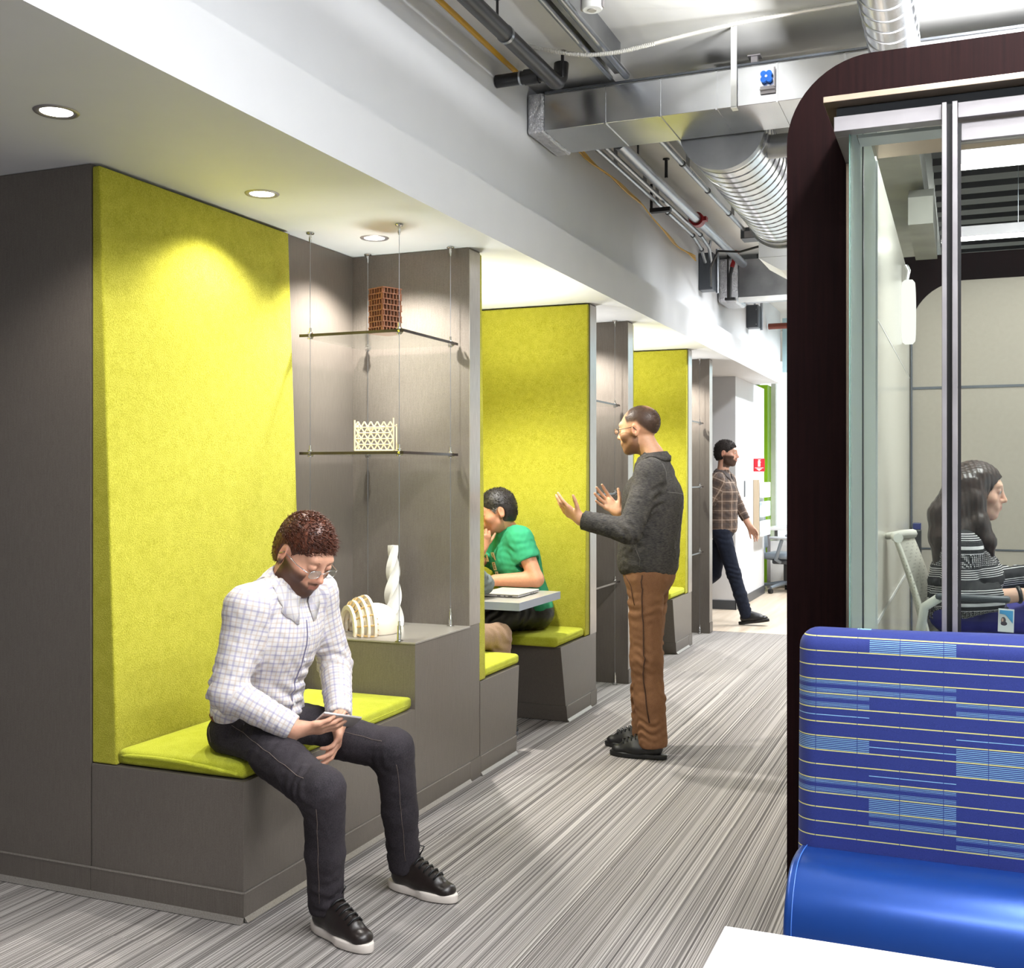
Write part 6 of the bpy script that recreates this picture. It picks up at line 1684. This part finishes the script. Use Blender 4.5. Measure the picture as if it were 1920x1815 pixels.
# ------------------------------------------------------------------ woman in the glass room
def woman():
    J = dict(pel=V3(-.005, 4.87, .888), hipR=V3(.01, 4.785, .868), hipL=V3(.01, 4.955, .868), knR=V3(.43, 4.77, .875), knL=V3(.43, 4.97, .875), anR=V3(.42, 4.78, .42), anL=V3(.42, 4.96, .42),
             shR=V3(.0, 4.715, 1.15), shL=V3(.02, 5.03, 1.15), neck=V3(.012, 4.873, 1.205), head=V3(.055, 4.877, 1.372), HF=frame(-3, 7, 0), hs=.93, lids=.0118, seat=.806,
             elR=V3(-.01, 4.632, .945), wrR=V3(.20, 4.675, .972), elL=V3(.13, 5.08, .985), wrL=V3(.34, 5.03, 1.02), ftR=V3(1, 0, 0), ftL=V3(1, 0, 0), bulk=.92)
    J['handR'] = dict(d=(.95, .25, .1), n=(0, .3, -.95), side=1, curls=[(14, 20, 12)]*4, thumb=(30, 12), sc=.9); J['handL'] = dict(d=(.95, -.1, .1), n=(0, -.3, -.95), side=-1, curls=[(14, 20, 12)]*4, thumb=(30, 12), sc=.9)
    S = body_solid(J, .0045, True, .86)
    o, _, _ = solid_obj('person', S, M['skin'], None, {'tone': tone_fn((232, 188, 164), J['head'], J['HF'], J['hs'], None, lips=(190, 96, 96))}, label='woman in a black and white striped top sitting behind the glass', cat='person')
    A = limb_axes(J); hd, HF, hs = J['head'], J['HF'], J['hs']
    hm = hair_mat('dark_brown_long_hair', (24, 15, 12), (52, 34, 26), .42)
    T = lambda x, y, z: hd+HF @ (V3(x, y, z)*hs)
    S = Solid(hd-V3(.32, .22, .40), hd+V3(.2, .22, .18), .0042)
    S.ell(T(-.014, 0, .036), V3(.112, .086, .096)*hs, HF, .01)
    S.ell(T(-.05, 0, -.05), V3(.075, .085, .11)*hs, HF, .04)
    for yy in (-.05, 0, .05):
        S.chain([T(-.075, yy, .02), T(-.125, yy*1.3, -.12), hd+V3(-.135, yy*1.3, -.19), hd+V3(-.145, yy*1.35, -.30)], [.05, .052, .046, .022], .03)
    for sg in (-1, 1):
        S.chain([T(.0, sg*.062, .06), T(.005, sg*.092, -.04), hd+V3(.01, sg*.105, -.13), hd+V3(.04, sg*.112, -.20), hd+V3(.055, sg*.112, -.255)], [.035, .032, .03, .024, .008], .03)
    for sg in (-1, 1): S.chain([T(-.04, sg*.075, .02), T(-.055, sg*.085, -.08), hd+V3(-.06, sg*.10, -.17), hd+V3(-.07, sg*.105, -.26)], [.04, .045, .042, .016], .035)
    S.ell(T(.135, 0, -.045), V3(.10, .13, .135)*hs, HF @ frame(0, 10), .006, 'sub')
    S.ell(T(.075, 0, -.02), V3(.045, .064, .08)*hs, HF, .006, 'sub')
    # strand grooves
    X, Y, Z = S.ax[0][:, None, None], S.ax[1][None, :, None], S.ax[2][None, None, :]
    S.D += (.0011*np.sin(X*330+np.sin(Z*9)*1.6+Y*90)).astype(np.float32)+(.0008*np.sin(Y*420+np.sin(Z*8)*2)).astype(np.float32)
    solid_obj('hair', S, hm, o)
    brows(o, hd, HF, hs, hm, .003); eyes(o, hd, HF, hs)
    # top: black with white stripes and a dotted band
    t = NT('striped_knit'); tc = t.n('ShaderNodeTexCoord'); sp = t.n('ShaderNodeSeparateXYZ'); t.l(tc.outputs['Object'], sp.inputs[0])
    z = t.math('ADD', sp.outputs[2], t.math('MULTIPLY', t.math('SINE', t.math('MULTIPLY', sp.outputs[0], 16)), .006))
    z = t.math('ADD', z, t.math('MULTIPLY', sp.outputs[0], -.10))
    f = t.math('MODULO', t.math('SUBTRACT', z, .78), .215); f = t.math('DIVIDE', f, .215)
    k_, w_ = srgb(13, 13, 18), srgb(226, 222, 222)
    def rect(lo, hi): return t.math('MULTIPLY', t.math('GREATER_THAN', f, lo), t.math('LESS_THAN', f, hi))
    lines = t.math('LESS_THAN', t.math('FRACT', t.math('MULTIPLY', f, 26)), .34)
    thin = t.math('MULTIPLY', lines, t.math('ADD', rect(.154, .345), rect(.82, .985)))
    vo = t.n('ShaderNodeTexVoronoi'); vo.inputs['Scale'].default_value = 140; vo.inputs['Randomness'].default_value = .1; t.l(tc.outputs['Object'], vo.inputs['Vector'])
    dots = t.math('MULTIPLY', t.math('LESS_THAN', vo.outputs['Distance'], .36), rect(.36, .60))
    fac = t.math('MINIMUM', t.math('ADD', t.math('ADD', thin, rect(.685, .745)), t.math('ADD', dots, rect(.60, .612))), 1)
    sm = t.bsdf(t.mix(fac, k_, w_), .85)
    upper(o, 'striped_top', J, A, sm, hem=-.06, chest=(.115, .165, .15), belly=.115, sleeve=(.06, .062, .056), sl_end=.72, neck_r=.066, hem_r=(.135, .165), h=.005,
          extra=lambda T_: [T_.ell((J['shL']+J['shR'])/2+A @ V3(.085, sg*.065, -.13), V3(.065, .068, .068), A, .05) for sg in (-1, 1)])
    trousers(o, 'trousers', J, A, plain('ultramarine_cotton', (32, 30, 116), .75, var=.06), .08, .062, .052, .02, .01, .0055, 1, .795, (.115, .165, .095))
    for s_ in 'RL':
        an, d = J['an'+s_], J['ft'+s_]; shoe(o, (an[0]-.055, an[1], .3318), d, M['black'], M['dgrey'], .9, False)
    fa = nrm(J['wrR']-J['elR']); c = J['wrR']-fa*.0; e1 = nrm(np.cross(fa, V3(0, 0, 1))); e2 = np.cross(fa, e1)
    ob('watch_band', MB().tube([Vector(c+(e1*math.cos(a)+e2*math.sin(a))*.026) for a in [i*PI/12 for i in range(24)]], .009, 8, closed=True), M['black'], o, 180)
woman()
bd_ = thing('id_badge', 'white and blue photo badge hanging at the hip of the woman', 'badge', None, (.152, 4.58, .882)); bd_.rotation_euler = (R(-8), R(4), R(14))
ob('card', MB().box(-.029, .029, -.0015, .0015, -.044, .044, .0012, 1), M['white'], bd_)
ob('blue_field', MB().prism([(-.024, .038), (.024, .038), (.024, -.01), (.006, .012), (-.004, .022), (-.024, .024)], -.0022, -.0016, 'y'), plain('badge_blue', (70, 160, 214), .4), bd_)
ob('portrait', MB().ball((-.010, -.0017, .0), (.009, .0006, .013), 12, 8).ball((-.008, -.0017, -.012), (.012, .0006, .008), 12, 8), plain('badge_portrait', (70, 60, 62), .5), bd_, 60)
ob('face', MB().ball((-.0135, -.0021, .001), (.004, .0006, .007), 10, 6), plain('badge_face', (216, 180, 164), .5), bd_, 60)
ob('clip', MB().box(-.008, .008, -.002, .002, .045, .052, .001, 1).tube([(0, 0, .052), (-.004, .004, .075), (-.008, .008, .085)], .0022, 6), M['black'], bd_)
# ================================================================== light
wd_ = bpy.data.worlds.new('World'); scn.world = wd_; wd_.use_nodes = True
bg = wd_.node_tree.nodes['Background']; bg.inputs[0].default_value = (.93, .97, 1.0, 1); bg.inputs[1].default_value = 1.8
def light(kind, name, loc, energy, color=(1, 1, 1), rot=(0, 0, 0), **kw):
    l = bpy.data.lights.new(name, kind); l.energy = energy; l.color = color
    for k, v in kw.items(): setattr(l, k, v)
    o = bpy.data.objects.new(name, l); COL.objects.link(o); o.location = loc; o.rotation_euler = rot
    return o
for i, (x, y, lb) in enumerate(DL):
    e = [30, 56, 140, 190, 140, 190, 140][i]
    light('SPOT', 'downlight_beam', (x, y, 2.488), e, (1, .965, .90), spot_size=R(128), spot_blend=.55, shadow_soft_size=.03)
# added fill lights with no fixtures, high above the room and out of view
for (x, y, sx, sy, e) in ((.35, 3.2, .25, 2.2, 150), (.45, 1.05, 2.6, .3, 70), (-.6, 8.9, .25, 2.4, 170), (-.6, 12.4, .25, 2.4, 200)):
    light('AREA', 'added_ceiling_fill', (x, y, 3.53), e, (.96, .98, 1.0), shape='RECTANGLE', size=sx, size_y=sy, spread=R(180 if y < 5 else 150))
# added uplights, no pendant behind them, brighten the deck
for (x, y, e) in ((.45, 3.95, 330), (.9, 1.4, 110)):
    light('AREA', 'added_deck_uplight', (x, y, 2.72), e, (.97, .985, 1), (PI, 0, 0), shape='RECTANGLE', size=.25, size_y=.8, spread=R(150))
for y, e in ((5.1, 11), (6.6, 9)):
    light('AREA', 'linear_light_beam', (1.15, y, 2.735), e, (1, .98, .94), shape='RECTANGLE', size=2.3, size_y=.06)
# added unseen fill lights inside the niches and booths brighten the soffit above
for (x, y, z, e) in ((-2.45, 4.42, 1.46, 5), (-2.62, 5.63, 1.55, 15), (-2.45, 6.95, 1.5, 5), (-2.62, 8.27, 1.55, 15), (-2.45, 9.6, 1.5, 5)):
    light('AREA', 'added_soffit_fill', (x, y, z), e, (1, .98, .95), (PI, 0, 0), shape='DISK', size=.2, spread=R(120))
scn.view_settings.view_transform = 'Standard'; scn.view_settings.look = 'None'
scn.view_settings.exposure = 0.14; scn.view_settings.gamma = 1.0; scn.view_settings.use_curve_mapping = False
c_ = scn.cycles
c_.max_bounces = 8; c_.diffuse_bounces = 3; c_.glossy_bounces = 3; c_.transmission_bounces = 4; c_.transparent_max_bounces = 10
c_.caustics_reflective = False; c_.caustics_refractive = False; c_.sample_clamp_indirect = 8.0
